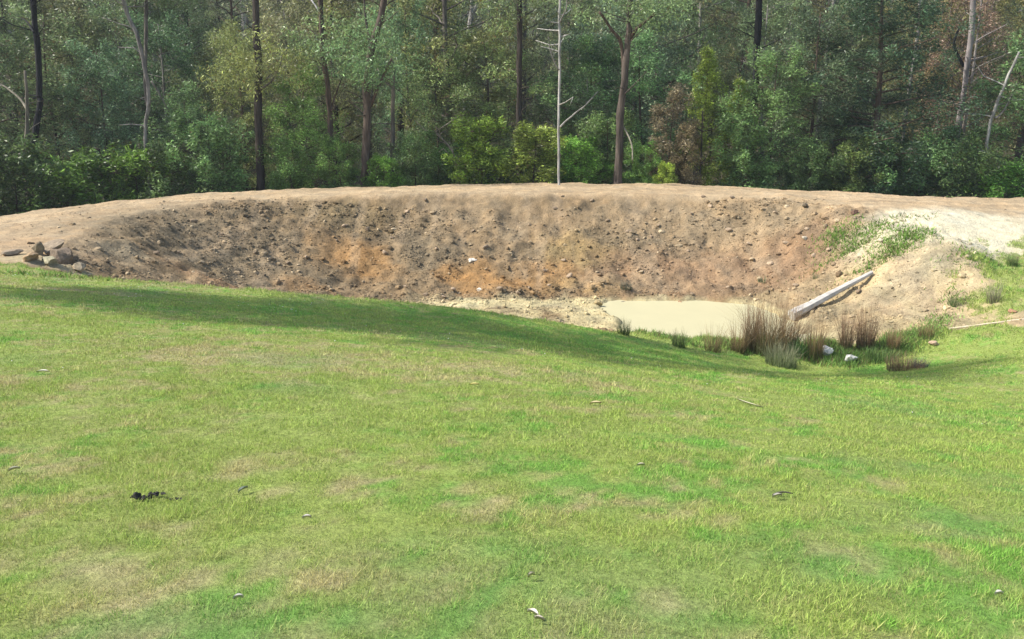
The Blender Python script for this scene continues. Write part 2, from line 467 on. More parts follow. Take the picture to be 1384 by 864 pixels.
def leafy_mat(name, transl=.35, gloss=.0, tint=True, rough=.6):
    m, ns, ls = new_mat(name)
    out = N(ns, 'ShaderNodeOutputMaterial')
    a = col_attr(ns, ls); csock = a.outputs['Color']
    if tint:
        oi = N(ns, 'ShaderNodeObjectInfo')
        mu = N(ns, 'ShaderNodeVectorMath', operation='MULTIPLY'); ls.new(csock, mu.inputs[0]); ls.new(oi.outputs['Color'], mu.inputs[1]); csock = mu.outputs[0]
    b = N(ns, 'ShaderNodeBsdfPrincipled'); b.inputs['Roughness'].default_value = rough; b.inputs['Specular IOR Level'].default_value = gloss
    tr = N(ns, 'ShaderNodeBsdfTranslucent'); mx = N(ns, 'ShaderNodeMixShader'); mx.inputs[0].default_value = transl
    ls.new(csock, b.inputs['Base Color']); ls.new(csock, tr.inputs['Color'])
    ls.new(b.outputs[0], mx.inputs[1]); ls.new(tr.outputs[0], mx.inputs[2]); ls.new(mx.outputs[0], out.inputs[0])
    return m

def rocky_mat(name, scale=14, lo=.7, hi=1.25, stretch=None, bumpd=.02, rough=.9):
    m, ns, ls = new_mat(name)
    out = N(ns, 'ShaderNodeOutputMaterial'); b = N(ns, 'ShaderNodeBsdfPrincipled')
    b.inputs['Roughness'].default_value = rough; b.inputs['Specular IOR Level'].default_value = .2
    a = col_attr(ns, ls)
    oi = N(ns, 'ShaderNodeObjectInfo')
    mu = N(ns, 'ShaderNodeVectorMath', operation='MULTIPLY'); ls.new(a.outputs['Color'], mu.inputs[0]); ls.new(oi.outputs['Color'], mu.inputs[1])
    c1, n1 = mulnoise(ns, ls, mu.outputs[0], scale, lo, hi, 8, stretch)
    bump = N(ns, 'ShaderNodeBump'); bump.inputs['Strength'].default_value = .6; bump.inputs['Distance'].default_value = bumpd
    ls.new(n1, bump.inputs['Height']); ls.new(bump.outputs[0], b.inputs['Normal'])
    ls.new(c1, b.inputs['Base Color']); ls.new(b.outputs[0], out.inputs[0])
    return m

M_EARTH = ground_mat()
M_GRASS = leafy_mat('grass_blades', .3, .1, tint=False)
M_LEAF = leafy_mat('leaves', .34, .35, rough=.42)
M_REED = leafy_mat('rush_stems', .2, .15)
M_BARK = rocky_mat('bark', 7, .35, 1.6, (1, 1, .16), .06)
M_STONE = rocky_mat('stone', 12, .55, 1.35, None, .04)
M_WOOD = rocky_mat('weathered_wood', 9, .75, 1.2, (.15, 1, 1), .01, .8)

def water_mat():
    m, ns, ls = new_mat('muddy_water')
    out = N(ns, 'ShaderNodeOutputMaterial'); b = N(ns, 'ShaderNodeBsdfPrincipled')
    b.inputs['Base Color'].default_value = (.465, .435, .27, 1)
    b.inputs['Roughness'].default_value = .28; b.inputs['Specular IOR Level'].default_value = .3; b.inputs['IOR'].default_value = 1.33
    tc = N(ns, 'ShaderNodeTexCoord'); nz = N(ns, 'ShaderNodeTexNoise'); nz.inputs['Scale'].default_value = 1.2; nz.inputs['Detail'].default_value = 4
    mr = N(ns, 'ShaderNodeMapRange'); mr.inputs['To Min'].default_value = .92; mr.inputs['To Max'].default_value = 1.06
    mx = N(ns, 'ShaderNodeVectorMath', operation='SCALE'); mx.inputs[0].default_value = (.465, .435, .27)
    ls.new(tc.outputs['Object'], nz.inputs['Vector']); ls.new(nz.outputs[0], mr.inputs[0]); ls.new(mr.outputs[0], mx.inputs['Scale']); ls.new(mx.outputs[0], b.inputs['Base Color'])
    nw = N(ns, 'ShaderNodeTexNoise'); nw.inputs['Scale'].default_value = 9
    bp = N(ns, 'ShaderNodeBump'); bp.inputs['Strength'].default_value = .12; bp.inputs['Distance'].default_value = .01
    ls.new(tc.outputs['Object'], nw.inputs['Vector']); ls.new(nw.outputs[0], bp.inputs['Height']); ls.new(bp.outputs[0], b.inputs['Normal'])
    ls.new(b.outputs[0], out.inputs[0])
    return m

# ------------------------------------------------------------------ ground
def axis(segs):
    out = []
    for a, b, st in segs:
        n = max(1, int(round((b - a) / st))); out += list(np.linspace(a, b, n, endpoint=False))
    out.append(segs[-1][1]); return np.array(out)
gx = axis([(-400, -100, 25), (-100, -40, 5), (-40, -21, 1), (-21, 24, .1), (24, 40, .8), (40, 100, 5), (100, 400, 25)])
gy = axis([(-60, -8, 6), (-8, 1, .6), (1, 20, .13), (20, 34.5, .08), (34.5, 42, .15), (42, 60, .9), (60, 120, 4), (120, 420, 25)])
GX, GY = np.meshgrid(gx, gy)
GZ, DR, DT, SS, TT = H(GX, GY, full=True)
LA, LB = zones(GX, GY)
rag = .22 * fbm(GX, GY, .5, 4, 77)
grassm = np.maximum(sstep(.12, -.12, LA + rag), .9 * sstep(.2, -.5, LB + rag * 2.2))
lc = lawn_color(GX, GY) * np.array([.80, .77, .85])
dc = dirt_color(GX, GY, DR, DT, SS)
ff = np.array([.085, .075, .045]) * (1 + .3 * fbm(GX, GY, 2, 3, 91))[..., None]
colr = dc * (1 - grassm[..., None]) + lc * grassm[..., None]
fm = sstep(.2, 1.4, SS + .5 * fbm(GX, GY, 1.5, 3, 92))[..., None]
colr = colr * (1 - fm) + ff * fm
ny, nx = GX.shape
V = np.stack([GX, GY, GZ], -1).reshape(-1, 3); C = colr.reshape(-1, 3)
ii = (np.arange(ny - 1)[:, None] * nx + np.arange(nx - 1)[None]).ravel()
Q = np.stack([ii, ii + 1, ii + 1 + nx, ii + nx], 1)
g4 = grassm.reshape(-1)[Q].mean(1); s4 = SS.reshape(-1)[Q].mean(1)
cls = np.where(s4 > .8, 2, np.where(g4 > .5, 0, 1))
def sub_mesh(name, sel, label, cat):
    q = Q[sel]; used, inv = np.unique(q, return_inverse=True)
    m = make_mesh(name, V[used], F=inv.reshape(-1, 4), cols=C[used], smooth=True, mats=[M_EARTH])
    return tag(link(name, m), label, cat, kind='structure')
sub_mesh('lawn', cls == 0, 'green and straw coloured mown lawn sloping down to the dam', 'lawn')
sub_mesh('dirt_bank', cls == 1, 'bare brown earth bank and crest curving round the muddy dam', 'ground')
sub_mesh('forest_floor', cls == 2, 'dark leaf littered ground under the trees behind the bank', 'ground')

g = Geo(); wp = P(840, 404, -2.9)
g.add([(2.0, 20.5, -2.905), (13.5, 20.5, -2.905), (13.5, 33, -2.905), (2.0, 33, -2.905)], [(0, 1, 2, 3)])
tag(link('water', g.mesh('water', [water_mat()])), 'still opaque cream coloured muddy water at the bottom of the dam', 'water', kind='structure')

# ------------------------------------------------------------------ grass
def blades(X, Y, hgt, wid, cols, rng, lean=.7, zoff=0):
    n = len(X)
    Z = H(X, Y)
    a = rng.uniform(0, 2 * math.pi, n); b = rng.uniform(0, 2 * math.pi, n)
    ln = rng.uniform(.1, lean, n) * hgt
    base = np.stack([X, Y, Z - .008 + zoff], 1)
    w = np.stack([np.cos(a), np.sin(a), np.zeros(n)], 1) * wid[:, None] * .5
    tip = base + np.stack([np.cos(b) * ln, np.sin(b) * ln, hgt], 1)
    V = np.stack([base - w, base + w, tip], 1).reshape(-1, 3)
    T = np.arange(3 * n).reshape(-1, 3)
    shade = np.repeat(cols, 3, 0)
    return V, T, shade

def lawn_points(y0, y1, dens, rng, xl=.64, pad=2.5):
    xm = xl * y1 + pad
    n = int((y1 - y0) * 2 * xm * dens)
    X = rng.uniform(-xm, xm, n); Y = rng.uniform(y0, y1, n)
    k = np.abs(X) < xl * Y + pad
    return X[k], Y[k]

def build_grass():
    g = Geo(); rng = np.random.default_rng(21)
    for (y0, y1, dens, h, w) in [(1.6, 2.6, 3000, .034, .005), (2.6, 3.2, 9500, .034, .0045), (3.2, 4.6, 9500, .034, .0045), (4.6, 6.5, 7000, .034, .0055), (6.5, 9.5, 4300, .036, .0075), (9.5, 14, 2200, .038, .011), (14, 25, 900, .042, .018), (25, 31, 900, .05, .02)]:
        X, Y = lawn_points(y0, y1, dens, rng)
        a, b = zones(X, Y)
        rg = .42 * fbm(X, Y, .5, 4, 77)
        k = ((a + rg) < .1)
        if y1 > 20: k |= ((b + rg * 2) < .1)
        X, Y, a = X[k], Y[k], a[k]
        clump = fbm(X, Y, .16, 3, 311); big = fbm(X, Y, .9, 3, 317)
        c = lawn_color(X, Y)
        kz = H(X, Y, detail=False) > -2.86
        X, Y, a, clump, big, c = X[kz], Y[kz], a[kz], clump[kz], big[kz], c[kz]
        n = len(X)
        v = rng.uniform(.68, 1.4, n) * (1 + .2 * clump)
        straw = rng.uniform(0, 1, n) < .16
        c = np.where(straw[:, None], c * .4 + np.array([.38, .32, .15]) * .6, c) * v[:, None]
        edge = sstep(-.6, -.05, a) * sstep(19, 20, Y)
        reed = np.exp(-((X - 8.5) / 4.2) ** 2) * sstep(-1.6, -.2, a) * sstep(19, 20.5, Y)
        hh = .8 * h * rng.uniform(.5, 1.4, n) * (1 + .55 * clump + .3 * big) * (1 + .5 * edge + 3.0 * reed)
        hh = np.maximum(hh, h * .42)
        V_, T_, C_ = blades(X, Y, hh, np.full(n, w) * rng.uniform(.7, 1.3, n), c, rng, 1.2)
        g.add(V_, None, T_, C_)
    return tag(link('grass', g.mesh('grass', [M_GRASS])), 'short mown grass blades covering the lawn, straw coloured in places', 'grass', kind='stuff')
build_grass()

# ------------------------------------------------------------------ rubble, stones
def build_rubble():
    g = Geo(); rng = np.random.default_rng(31)
    n = 170000
    X = rng.uniform(-16, 20, n); Y = rng.uniform(21.5, 35.5, n)
    z, dr, dt, s, t = H(X, Y, full=True)
    a, b = zones(X, Y)
    dens = .25 + .55 * sstep(-.1, .7, fbm(X, Y, 1.3, 4, 401)) + .5 * np.exp(-((dt - .3) / .5) ** 2) * (X < 6)
    dens *= np.where(dr < -.1, 1, .06) * np.where(X > 12.5, .45, 1)
    for (px, py, rx, ry) in [(480, 290, 2.2, .9), (865, 320, 1.4, .8), (330, 335, 2.2, 1.4), (1000, 290, 1.8, .7), (720, 400, 3, .4), (560, 300, 1, 1)]:
        p = CL[(px, py)]
        dens = dens + .7 * np.exp(-(((X - p[0]) / rx) ** 2 + ((Y - p[1]) / ry) ** 2))
    k = (rng.uniform(0, 1, n) < dens) & (a > .25) & (b > .2) & (s < -.1) & ~((dt < .1) & (X > 3.2))
    X, Y, z, dr, dt, s = X[k], Y[k], z[k], dr[k], dt[k], s[k]
    c = dirt_color(X, Y, dr, dt, s)
    var = []
    for _ in range(30):
        gg = Geo(); stone(gg, (0, 0, 0), 1.0, rng, (1, 1, 1), ICO1, (1, .8, .65)); var.append(gg.v[0])
    F1 = ICO1[1]
    sz = .017 * (1 + rng.pareto(2.8, len(X)))
    sz = np.minimum(sz, .14)
    for i in range(len(X)):
        r = rng.uniform()
        cc = c[i] * rng.uniform(.62, 1.25)
        if r < .12: cc = c[i] * .4 + np.array([.48, .38, .24]) * rng.uniform(.35, .8)
        if sz[i] < .07: g.add(var[i % 30] * sz[i] + np.array([X[i], Y[i], z[i] + sz[i] * .12]), None, F1, cc)
        else: stone(g, (X[i], Y[i], z[i] + sz[i] * .1), sz[i], rng, cc, ICO2, (1, .8, .65))
    return tag(link('rubble', g.mesh('rubble', [M_STONE])), 'loose brown clods and stones littering the inner face of the bank', 'rubble', kind='stuff')
CL = {(px, py): hit(px, py) for (px, py) in [(480, 290), (865, 320), (330, 335), (1000, 290), (720, 400), (560, 300)]}
build_rubble()

def one_stone(px, py, size, col, label, name='stone', cat='stone', group=None, squash=(1, .8, .7), lift=.35, seed=0, tmpl=ICO3):
    p = hit(px, py); rng = np.random.default_rng(500 + seed)
    g = Geo(); stone(g, (0, 0, 0), size, rng, col, tmpl, squash)
    o = link(name, g.mesh(name, [M_STONE]), loc=(p[0], p[1], p[2] + size * lift))
    return tag(o, label, cat, group)

one_stone(638, 354, .15, (.6, .56, .48), 'small white stone high on the orange streak of the bank', seed=1)
one_stone(648, 395, .13, (.55, .5, .4), 'pale stone low on the bank just above the dry mud', seed=2)
one_stone(1087, 324, .13, (.55, .48, .36), 'cream stone on the right part of the bank near the weeds', seed=3)
one_stone(1190, 328, .13, (.56, .48, .33), 'cream stone lying among the green weeds', seed=4)
one_stone(1155, 289, .17, (.17, .10, .07), 'dark red brown stone on the lip right of the bank', seed=5)
one_stone(1088, 283, .18, (.14, .11, .07), 'dark clod sitting on the lip of the bank', name='clod', cat='clod', seed=6)
one_stone(1134, 373, .18, (.20, .14, .08), 'dark brown stone just above the leaning grey pole', seed=7)
one_stone(1116, 487, .16, (.55, .54, .49), 'larger white stone in grass at the foot of the rushes', squash=(1.2, .8, .85), lift=1.3, seed=8)
one_stone(1150, 493, .14, (.53, .52, .46), 'smaller white stone in grass right of the larger white one', squash=(1.2, .8, .75), lift=1.2, seed=9)
one_stone(1262, 467, .13, (.5, .36, .25), 'brown stone beside the lawn edge near the pale pole', seed=10)
one_stone(1368, 421, .14, (.36, .2, .12), 'red brown stone above the right end of the pale pole', seed=11)
one_stone(808, 412, .16, (.32, .25, .13), 'brown clod sitting on the cream mud left of the water', name='clod', cat='clod', seed=12)
one_stone(842, 413, .14, (.22, .19, .14), 'dark clod at the left end of the muddy water', name='clod', cat='clod', seed=13)
one_stone(919, 410, .11, (.33, .22, .13), 'small brown clod at the far water edge', name='clod', cat='clod', seed=14)
# broken rocks where the lawn meets the bank on the left
one_stone(88, 354, .50, (.21, .16, .11), 'largest dark brown rock in the broken heap at the left lawn edge', name='boulder', cat='boulder', squash=(.75, .7, .75), lift=.25, seed=21)
one_stone(74, 341, .38, (.26, .205, .14), 'brown rock at the back of the broken heap at the left lawn edge', name='boulder', cat='boulder', squash=(1.2, .8, .45), lift=.5, seed=22)
one_stone(53, 343, .32, (.21, .17, .11), 'upright grey green rock at the back of the heap at the left lawn edge', name='boulder', cat='boulder', squash=(.55, .7, .9), lift=.45, seed=23)
one_stone(66, 358, .36, (.34, .31, .20), 'cream rock in front of the heap at the left lawn edge', name='boulder', cat='boulder', squash=(1.2, .8, .45), lift=.2, seed=24)
one_stone(42, 352, .26, (.30, .21, .12), 'orange tan rock leftmost in the heap at the left lawn edge', name='boulder', cat='boulder', squash=(1.3, .8, .4), lift=.3, seed=25)
one_stone(107, 368, .2, (.36, .29, .19), 'small cream rock right of the heap at the left lawn edge', name='boulder', cat='boulder', squash=(1.1, .8, .6), seed=26)
one_stone(18, 344, .2, (.33, .26, .18), 'low brown rock by itself left of the broken heap', name='boulder', cat='boulder', squash=(1.3, .8, .45), seed=27)

def wall_stones():
    rng = np.random.default_rng(41)
    spots = [(497, 311), (466, 303), (455, 325), (541, 300), (550, 285), (575, 271), (520, 343), (530, 322), (390, 356), (414, 349), (345, 345), (300, 318), (262, 300), (240, 340), (211, 345),
             (656, 340), (716, 305), (760, 266), (800, 272), (750, 283), (822, 299), (850, 318), (862, 326), (880, 321), (890, 306), (878, 333), (905, 285), (935, 290), (960, 280),
             (970, 300), (985, 312), (1012, 327), (1040, 357), (1062, 330), (1090, 312), (1047, 291), (1075, 388), (985, 392), (935, 398), (715, 395), (742, 388), (700, 400), (676, 398),
             (600, 402), (575, 398), (548, 392), (612, 391), (736, 366), (770, 378), (762, 350), (640, 312), (590, 340), (900, 345), (930, 340), (1130, 300), (1100, 345), (950, 265), (990, 268), (1120, 340), (1160, 395)]
    proto = []
    for j in range(6):
        g = Geo(); stone(g, (0, 0, 0), 1.0, rng, (1, 1, 1), ICO2, (1.1, .85, .62)); proto.append(g.mesh('stone', [M_STONE]))
    for i, (px, py) in enumerate(spots):
        p = hit(px, py)
        o = link('stone', proto[i % 6], loc=(p[0], p[1], p[2] + .03)); o.rotation_euler = (rng.uniform(-.3, .3), rng.uniform(-.3, .3), rng.uniform(0, 6.28))
        k = rng.uniform(.07, .14); o.scale = (k, k, k)
        t = rng.uniform(.65, 1.1); b = np.array([.40, .30, .20]) * t
        o.color = (b[0], b[1], b[2], 1)
        tag(o, 'fist to head sized brown stone stuck in the inner face of the bank', 'stone', 'brown stones in the face of the bank')
wall_stones()

# ------------------------------------------------------------------ the grey pole and the pale pole
def pole(name, p0, p1, r0, r1, col, label, cat, flat=1.0, seed=0):
    p0 = np.array(p0, float); p1 = np.array(p1, float)
    n = 26; t = np.linspace(0, 1, n)[:, None]
    d = p1 - p0; L = np.linalg.norm(d)
    rng = np.random.default_rng(seed)
    sag = np.sin(t * math.pi) * .03 * L * .2
    pts = p0 + d * t; pts[:, 2] += -sag[:, 0] * .4
    pts[:, 0] += .015 * np.sin(t[:, 0] * 9)
    rad = r0 + (r1 - r0) * t[:, 0] ** .8
    rad *= 1 + .035 * rng.normal(size=n)
    g = Geo(); tube(g, pts - p0, rad, 7, col, .12, seed)
    m = g.mesh(name, [M_WOOD])
    return tag(link(name, m, loc=p0), label, cat)
a = hit(1072, 430); b = hit(1178, 373)
pole('timber_pole', a + np.array([-.1, -.1, .12]), b + np.array([0, 0, .12]), .18, .07, (.46, .435, .39), 'long weathered grey timber pole leaning up the bank from the water', 'timber pole', seed=3)
a = hit(1283, 445); b = hit(1384, 432)
b = a + (b - a) * 1.35; b[2] = float(H(b[0:1], b[1:2])[0])
pole('pole', a + np.array([0, 0, .05]), b + np.array([0, 0, .07]), .03, .035, (.5, .42, .3), 'thin pale cream pole lying along the right lawn edge', 'pole', seed=5)

# ------------------------------------------------------------------ rushes and tufts
def tussock(name, px, py, h, r, n, cols, label, cat='rush clump', group=None, wid=.012, seed=0, splay=.6):
    p = hit(px, py); rng = np.random.default_rng(seed + 900)
    a = rng.uniform(0, 6.283, n); rr = r * np.sqrt(rng.uniform(0, 1, n)) * .38
    bx, by = np.cos(a) * rr, np.sin(a) * rr
    n = int(n * 1.5); wid *= .8; a = rng.uniform(0, 6.283, n); rr = r * np.sqrt(rng.uniform(0, 1, n)) * .5; bx, by = np.cos(a) * rr, np.sin(a) * rr
    out = rng.uniform(.0, 1, n) ** 1.3 * splay * np.where(rng.uniform(size=n) < .08, 2.2, 1); a2 = a + rng.normal(0, .6, n)
    hh = h * 1.3 * rng.uniform(.3, 1.08, n) * (1 - .25 * out)
    segs = 5
    T = np.linspace(0, 1, segs)
    V = []
    ang = rng.uniform(0, math.pi, n); wx, wy = np.cos(ang), np.sin(ang)
    cA = np.array(cols[0]); cB = np.array(cols[1]); cC = np.array(cols[2])
    mix = rng.uniform(0, 1, n)[:, None]
    CC = []
    for k, t in enumerate(T):
        o = out * hh * (t ** 1.7) * .8
        x = bx + np.cos(a2) * o; y = by + np.sin(a2) * o; z = hh * t * (1 - .18 * out * t) - .04
        w = wid * (1 - .8 * t) * .5
        V.append(np.stack([x - wx * w, y - wy * w, z], 1)); V.append(np.stack([x + wx * w, y + wy * w, z], 1))
        c = (cA * (1 - t) + cB * t) if t < .5 else (cB * (2 - 2 * t) + cC * (2 * t - 1))
        c = c[None] * (.65 + .7 * mix); CC += [c, c]
    V = np.stack(V, 1).reshape(-1, 3); C = np.stack(CC, 1).reshape(-1, 3)
    base = np.arange(n)[:, None] * segs * 2
    Q = np.concatenate([np.stack([base[:, 0] + 2 * k, base[:, 0] + 2 * k + 1, base[:, 0] + 2 * k + 3, base[:, 0] + 2 * k + 2], 1) for k in range(segs - 1)])
    g = Geo(); g.add(V, Q, None, C)
    o = link(name, g.mesh(name, [M_REED]), loc=(p[0], p[1], p[2]))
    return tag(o, label, cat, group)
BR = [(.12, .14, .05), (.25, .165, .085), (.39, .26, .15)]
PU = [(.10, .11, .05), (.21, .135, .08), (.33, .22, .14)]
GR = [(.07, .12, .03), (.11, .15, .05), (.22, .19, .10)]
GY_ = [(.12, .17, .07), (.19, .22, .11), (.30, .28, .18)]
GRP = 'rushes at the pond edge'
tussock('rush_clump', 1040, 480, 1.55, .8, 420, BR, 'tallest and widest brown rush clump in front of the water', group=GRP, seed=1, splay=1.15)
tussock('rush_clump', 1016, 476, 1.3, .4, 220, PU, 'upright brown rush clump touching the left side of the tallest clump', group=GRP, seed=2, splay=.5)
tussock('rush_clump', 1066, 478, 1.35, .45, 240, PU, 'brown rush clump leaning right in front of the foot of the grey pole', group=GRP, seed=3, splay=.9)
tussock('rush_clump', 1098, 487, 1.1, .45, 200, BR, 'thin rush clump just left of the white stones', group=GRP, seed=4, splay=.45)
tussock('rush_clump', 1142, 480, 1.05, .3, 190, PU, 'left one of the paired dark rush clumps right of the white stones', group=GRP, seed=5, splay=.45)
tussock('rush_clump', 1168, 478, 1.05, .45, 300, PU, 'right one of the paired dark rush clumps right of the white stones', group=GRP, seed=6, splay=.4)
tussock('rush_clump', 1206, 478, .6, .3, 150, BR, 'short sparse rush clump at the right end of the rushes', group=GRP, seed=7, splay=.6)
tussock('rush_clump', 997, 476, .85, .35, 170, BR, 'short rush clump second left of the tallest clump', group=GRP, seed=8, splay=.8)
tussock('rush_clump', 963, 473, .75, .4, 150, BR, 'sparse fine rush clump standing against the pale water', group=GRP, seed=9, splay=.8, wid=.009)
tussock('rush_clump', 918, 468, .42, .35, 130, GR, 'small olive rush clump at the near shore left of the others', group=GRP, seed=10, splay=.8)
tussock('rush_clump', 843, 452, .4, .3, 120, GR, 'small green rush tuft at the left end of the near shore', group=GRP, seed=11, splay=.8)
tussock('rush_clump', 1250, 458, .42, .35, 120, BR, 'small brown tuft in the grass near the pale pole', group=GRP, seed=12, splay=.8)
tussock('grass_tuft', 1055, 494, .55, .75, 420, GY_, 'grey green bushy tuft in front of the tallest rush clump', 'grass tuft', seed=13, splay=.9)
tussock('grass_tuft', 1076, 484, .45, .5, 260, [(.05, .12, .03), (.07, .17, .04), (.10, .2, .06)], 'bright green leafy tuft left of the white stones', 'grass tuft', seed=14, splay=.9, wid=.03)
tussock('grass_tuft', 1222, 500, .36, .8, 380, PU, 'low grey brown tuft on the lawn right of the rushes', 'grass tuft', seed=15, splay=1.0)
tussock('grass_tuft', 1243, 497, .26, .35, 160, [(.05, .05, .05), (.10, .10, .11), (.2, .2, .2)], 'small dark grey tuft at the right end of the low tufts', 'grass tuft', seed=16, splay=1.0)
tussock('grass_tuft', 1190, 488, .34, .7, 300, [(.07, .14, .03), (.10, .18, .05), (.14, .2, .08)], 'green leafy tuft right of the white stones', 'grass tuft', seed=17, splay=1.0, wid=.02)
tussock('grass_tuft', 1342, 408, .62, .35, 110, [(.16, .17, .08), (.26, .24, .15), (.36, .32, .24)], 'upright grey brown tuft on the right bank above the pale pole', 'grass tuft', seed=18, splay=.6)
tussock('grass_tuft', 1368, 358, .35, .3, 130, GR, 'small olive tuft on the grassy hump at the right edge', 'grass tuft', seed=19, splay=.6)
tussock('grass_tuft', 1102, 397 - 20, .2, .2, 60, GY_, 'tiny grey tuft above the middle of the grey pole', 'grass tuft', seed=29, splay=.9)
tussock('grass_tuft', 1032, 380, .22, .4, 70, [(.16, .2, .1), (.24, .26, .14), (.34, .34, .2)], 'small grey green tuft alone on the red brown part of the bank', 'grass tuft', seed=20, splay=1.0, wid=.02)
tussock('grass_tuft', 846, 394, .3, .4, 160, [(.08, .09, .05), (.15, .14, .10), (.22, .2, .15)], 'small grey tuft on the bank foot above the left end of the water', 'grass tuft', seed=21, splay=1.0)
tussock('grass_tuft', 1290, 410, .3, .35, 110, [(.08, .14, .04), (.12, .18, .06), (.2, .24, .1)], 'small pale green tuft on the gravel right of the grey pole', 'grass tuft', seed=22, splay=1.0)

# weeds on the bank
def build_weeds():
    g = Geo(); rng = np.random.default_rng(61)
    for (px, py, rx, ry, n, tone) in [(1135, 316, .8, .6, 900, 1.), (1165, 322, 1.0, .5, 900, 1.), (1212, 326, .9, .5, 1300, 1.15), (1240, 318, .7, .5, 600, .9), (1155, 335, 1.2, .25, 500, .9), (1190, 352, 1.2, .25, 700, .9),
                                     (1190, 303, 1.6, .4, 500, .6), (1205, 340, .6, .3, 300, .8), (1130, 325, .4, .4, 300, 1.), (1275, 425, .5, .3, 160, .8), (1290, 400, .5, .5, 220, .8),
                                     (50, 372, 1.8, .25, 400, .8), (1320, 350, 1.0, .6, 600, .9), (1130, 352, 1.2, .2, 140, .6)]:
        p = hit(px, py)
        X = p[0] + rng.normal(0, .55, n) * rx; Y = p[1] + rng.normal(0, .55, n) * ry
        n = int(n * .7); X, Y = X[:n], Y[:n]; c = np.array([.19, .34, .06]) * tone * rng.uniform(.55, 1.35, n)[:, None]
        k = rng.uniform(size=n) < .2; c[k] = np.array([.2, .16, .08])
        V_, T_, C_ = blades(X, Y, rng.uniform(.04, .17, n), rng.uniform(.02, .045, n), c, rng, 1.6)
        g.add(V_, None, T_, C_)
    return tag(link('weeds', g.mesh('weeds', [M_GRASS])), 'patches of low bright green weeds on the right part of the bank', 'weeds', kind='stuff')
build_weeds()

def shore_weeds():
    g = Geo(); rng = np.random.default_rng(62)
    px = np.concatenate([rng.uniform(850, 1290, 70), rng.normal(1150, 70, 45)])
    for x in px:
        y = np.interp(x, [850, 950, 1060, 1150, 1240, 1290], [455, 468, 482, 488, 474, 456]) + rng.uniform(-5, 9)
        k = np.interp(x, [850, 1000, 1100, 1220, 1290], [.6, .75, .95, .9, .5])
        p = P(x, y, -2.75); n = int(170 * k)
        X = p[0] + rng.normal(0, .22, n); Y = p[1] + rng.normal(0, .22, n); kk = H(X, Y) > -2.87
        X, Y = X[kk], Y[kk]; n = len(X)
        if not n: continue
        c = np.array([.19, .32, .08]) * rng.uniform(.7, 1.3) * rng.uniform(.55, 1.35, n)[:, None]
        q = rng.uniform(size=n) < .2; c[q] = np.array([.24, .19, .10])
        V_, T_, C_ = blades(X, Y, rng.uniform(.05, .26, n) * (.5 + .5 * k), rng.uniform(.012, .035, n), c, rng, .9)
        g.add(V_, None, T_, C_)
    return tag(link('weeds', g.mesh('shore_weeds', [M_GRASS])), 'continuous fringe of low green weeds along the near shore below the rushes', 'weeds', kind='stuff')
shore_weeds()

# ------------------------------------------------------------------ bits lying on the lawn
def lump(px, py, size, label, n=5, col=(.03, .028, .025), seed=0, spread=1.0, group=None):
    p = hit(px, py); rng = np.random.default_rng(700 + seed); g = Geo()
    for i in range(n):
        q = np.array([(i - n / 2 + .5) * size * .75 * spread + rng.normal(0, .15) * size, rng.normal(0, .25) * size, size * .45 + rng.uniform(-.2, .35) * size])
        stone(g, q, size * rng.uniform(.4, .8), rng, np.array(col) * rng.uniform(.6, 1.6), ICO3, (1.2, .8, .6), .9)
    return tag(link('dropping', g.mesh('dropping', [M_STONE]), loc=(p[0], p[1], p[2] + .006)), label, 'dropping', group)
lump(193, 677, .036, 'largest black clump of droppings on the lawn, leftmost of three', 4, seed=1)
lump(212, 672, .025, 'middle black clump of droppings on the lawn', 4, seed=2)
lump(235, 677, .017, 'rightmost, smallest black clump of droppings strung out on the lawn', 6, seed=3, spread=1.3)

def leaf_bit(px, py, L, w, col, label, name='dead_leaf', cat='leaf', seed=0, rz=None, stick=False):
    p = hit(px, py); rng = np.random.default_rng(800 + seed); g = Geo()
    L *= .85; w *= .7; col = np.array(col) * .85
    n = 7; t = np.linspace(-.5, .5, n)
    a = rng.uniform(0, 3.1) if rz is None else rz
    x = t * L; y = .12 * L * np.cos(t * 3) * rng.uniform(-1, 1); z = .028 + .004 * np.cos(t * 5)
    if stick:
        tube(g, np.stack([x, y + 0 * x, z - .005], 1), np.full(n, w * .5) * np.linspace(1, .5, n), 6, col, .2, seed)
    else:
        ww = w * (1 - (2 * np.abs(t)) ** 2) + .002
        top = np.stack([x, y + ww / 2, z + .012], 1); mid = np.stack([x, y + 0 * x, z], 1); bot = np.stack([x, y - ww / 2, z + .015], 1)
        th = np.array([0, 0, -.002])
        V = np.concatenate([top, mid, bot, top + th, mid + th, bot + th]); Q = []
        for i in range(n - 1):
            for b_ in (0, n): Q.append((b_ + i, b_ + n + i, b_ + n + i + 1, b_ + i + 1))
            for b_ in (3 * n, 4 * n): Q.append((b_ + i, b_ + i + 1, b_ + n + i + 1, b_ + n + i))
        g.add(V, Q, None, col)
    o = link(name, g.mesh(name, [M_WOOD], smooth=True), loc=(p[0], p[1], p[2])); o.rotation_euler = (0, 0, a)
    return tag(o, label, cat)
leaf_bit(1013, 548, .42, .035, (.5, .48, .32), 'pale forked looking strip of bark on the lawn below the rushes', 'bark_strip', 'bark strip', 1, -.9)
leaf_bit(1058, 672, .16, .02, (.10, .09, .07), 'short dark twig on the right part of the lawn', 'twig', 'twig', 2, .15, True)
leaf_bit(1050, 676, .09, .03, (.55, .52, .42), 'pale curled leaf touching the dark twig on the lawn', seed=3, rz=.4)
leaf_bit(720, 836, .07, .028, (.62, .58, .48), 'pale curled leaf at the bottom centre of the lawn', seed=4, rz=-.7)
leaf_bit(729, 841, .05, .018, (.5, .45, .36), 'small pale leaf just right of the pale curled leaf at the bottom', seed=5, rz=-.4)
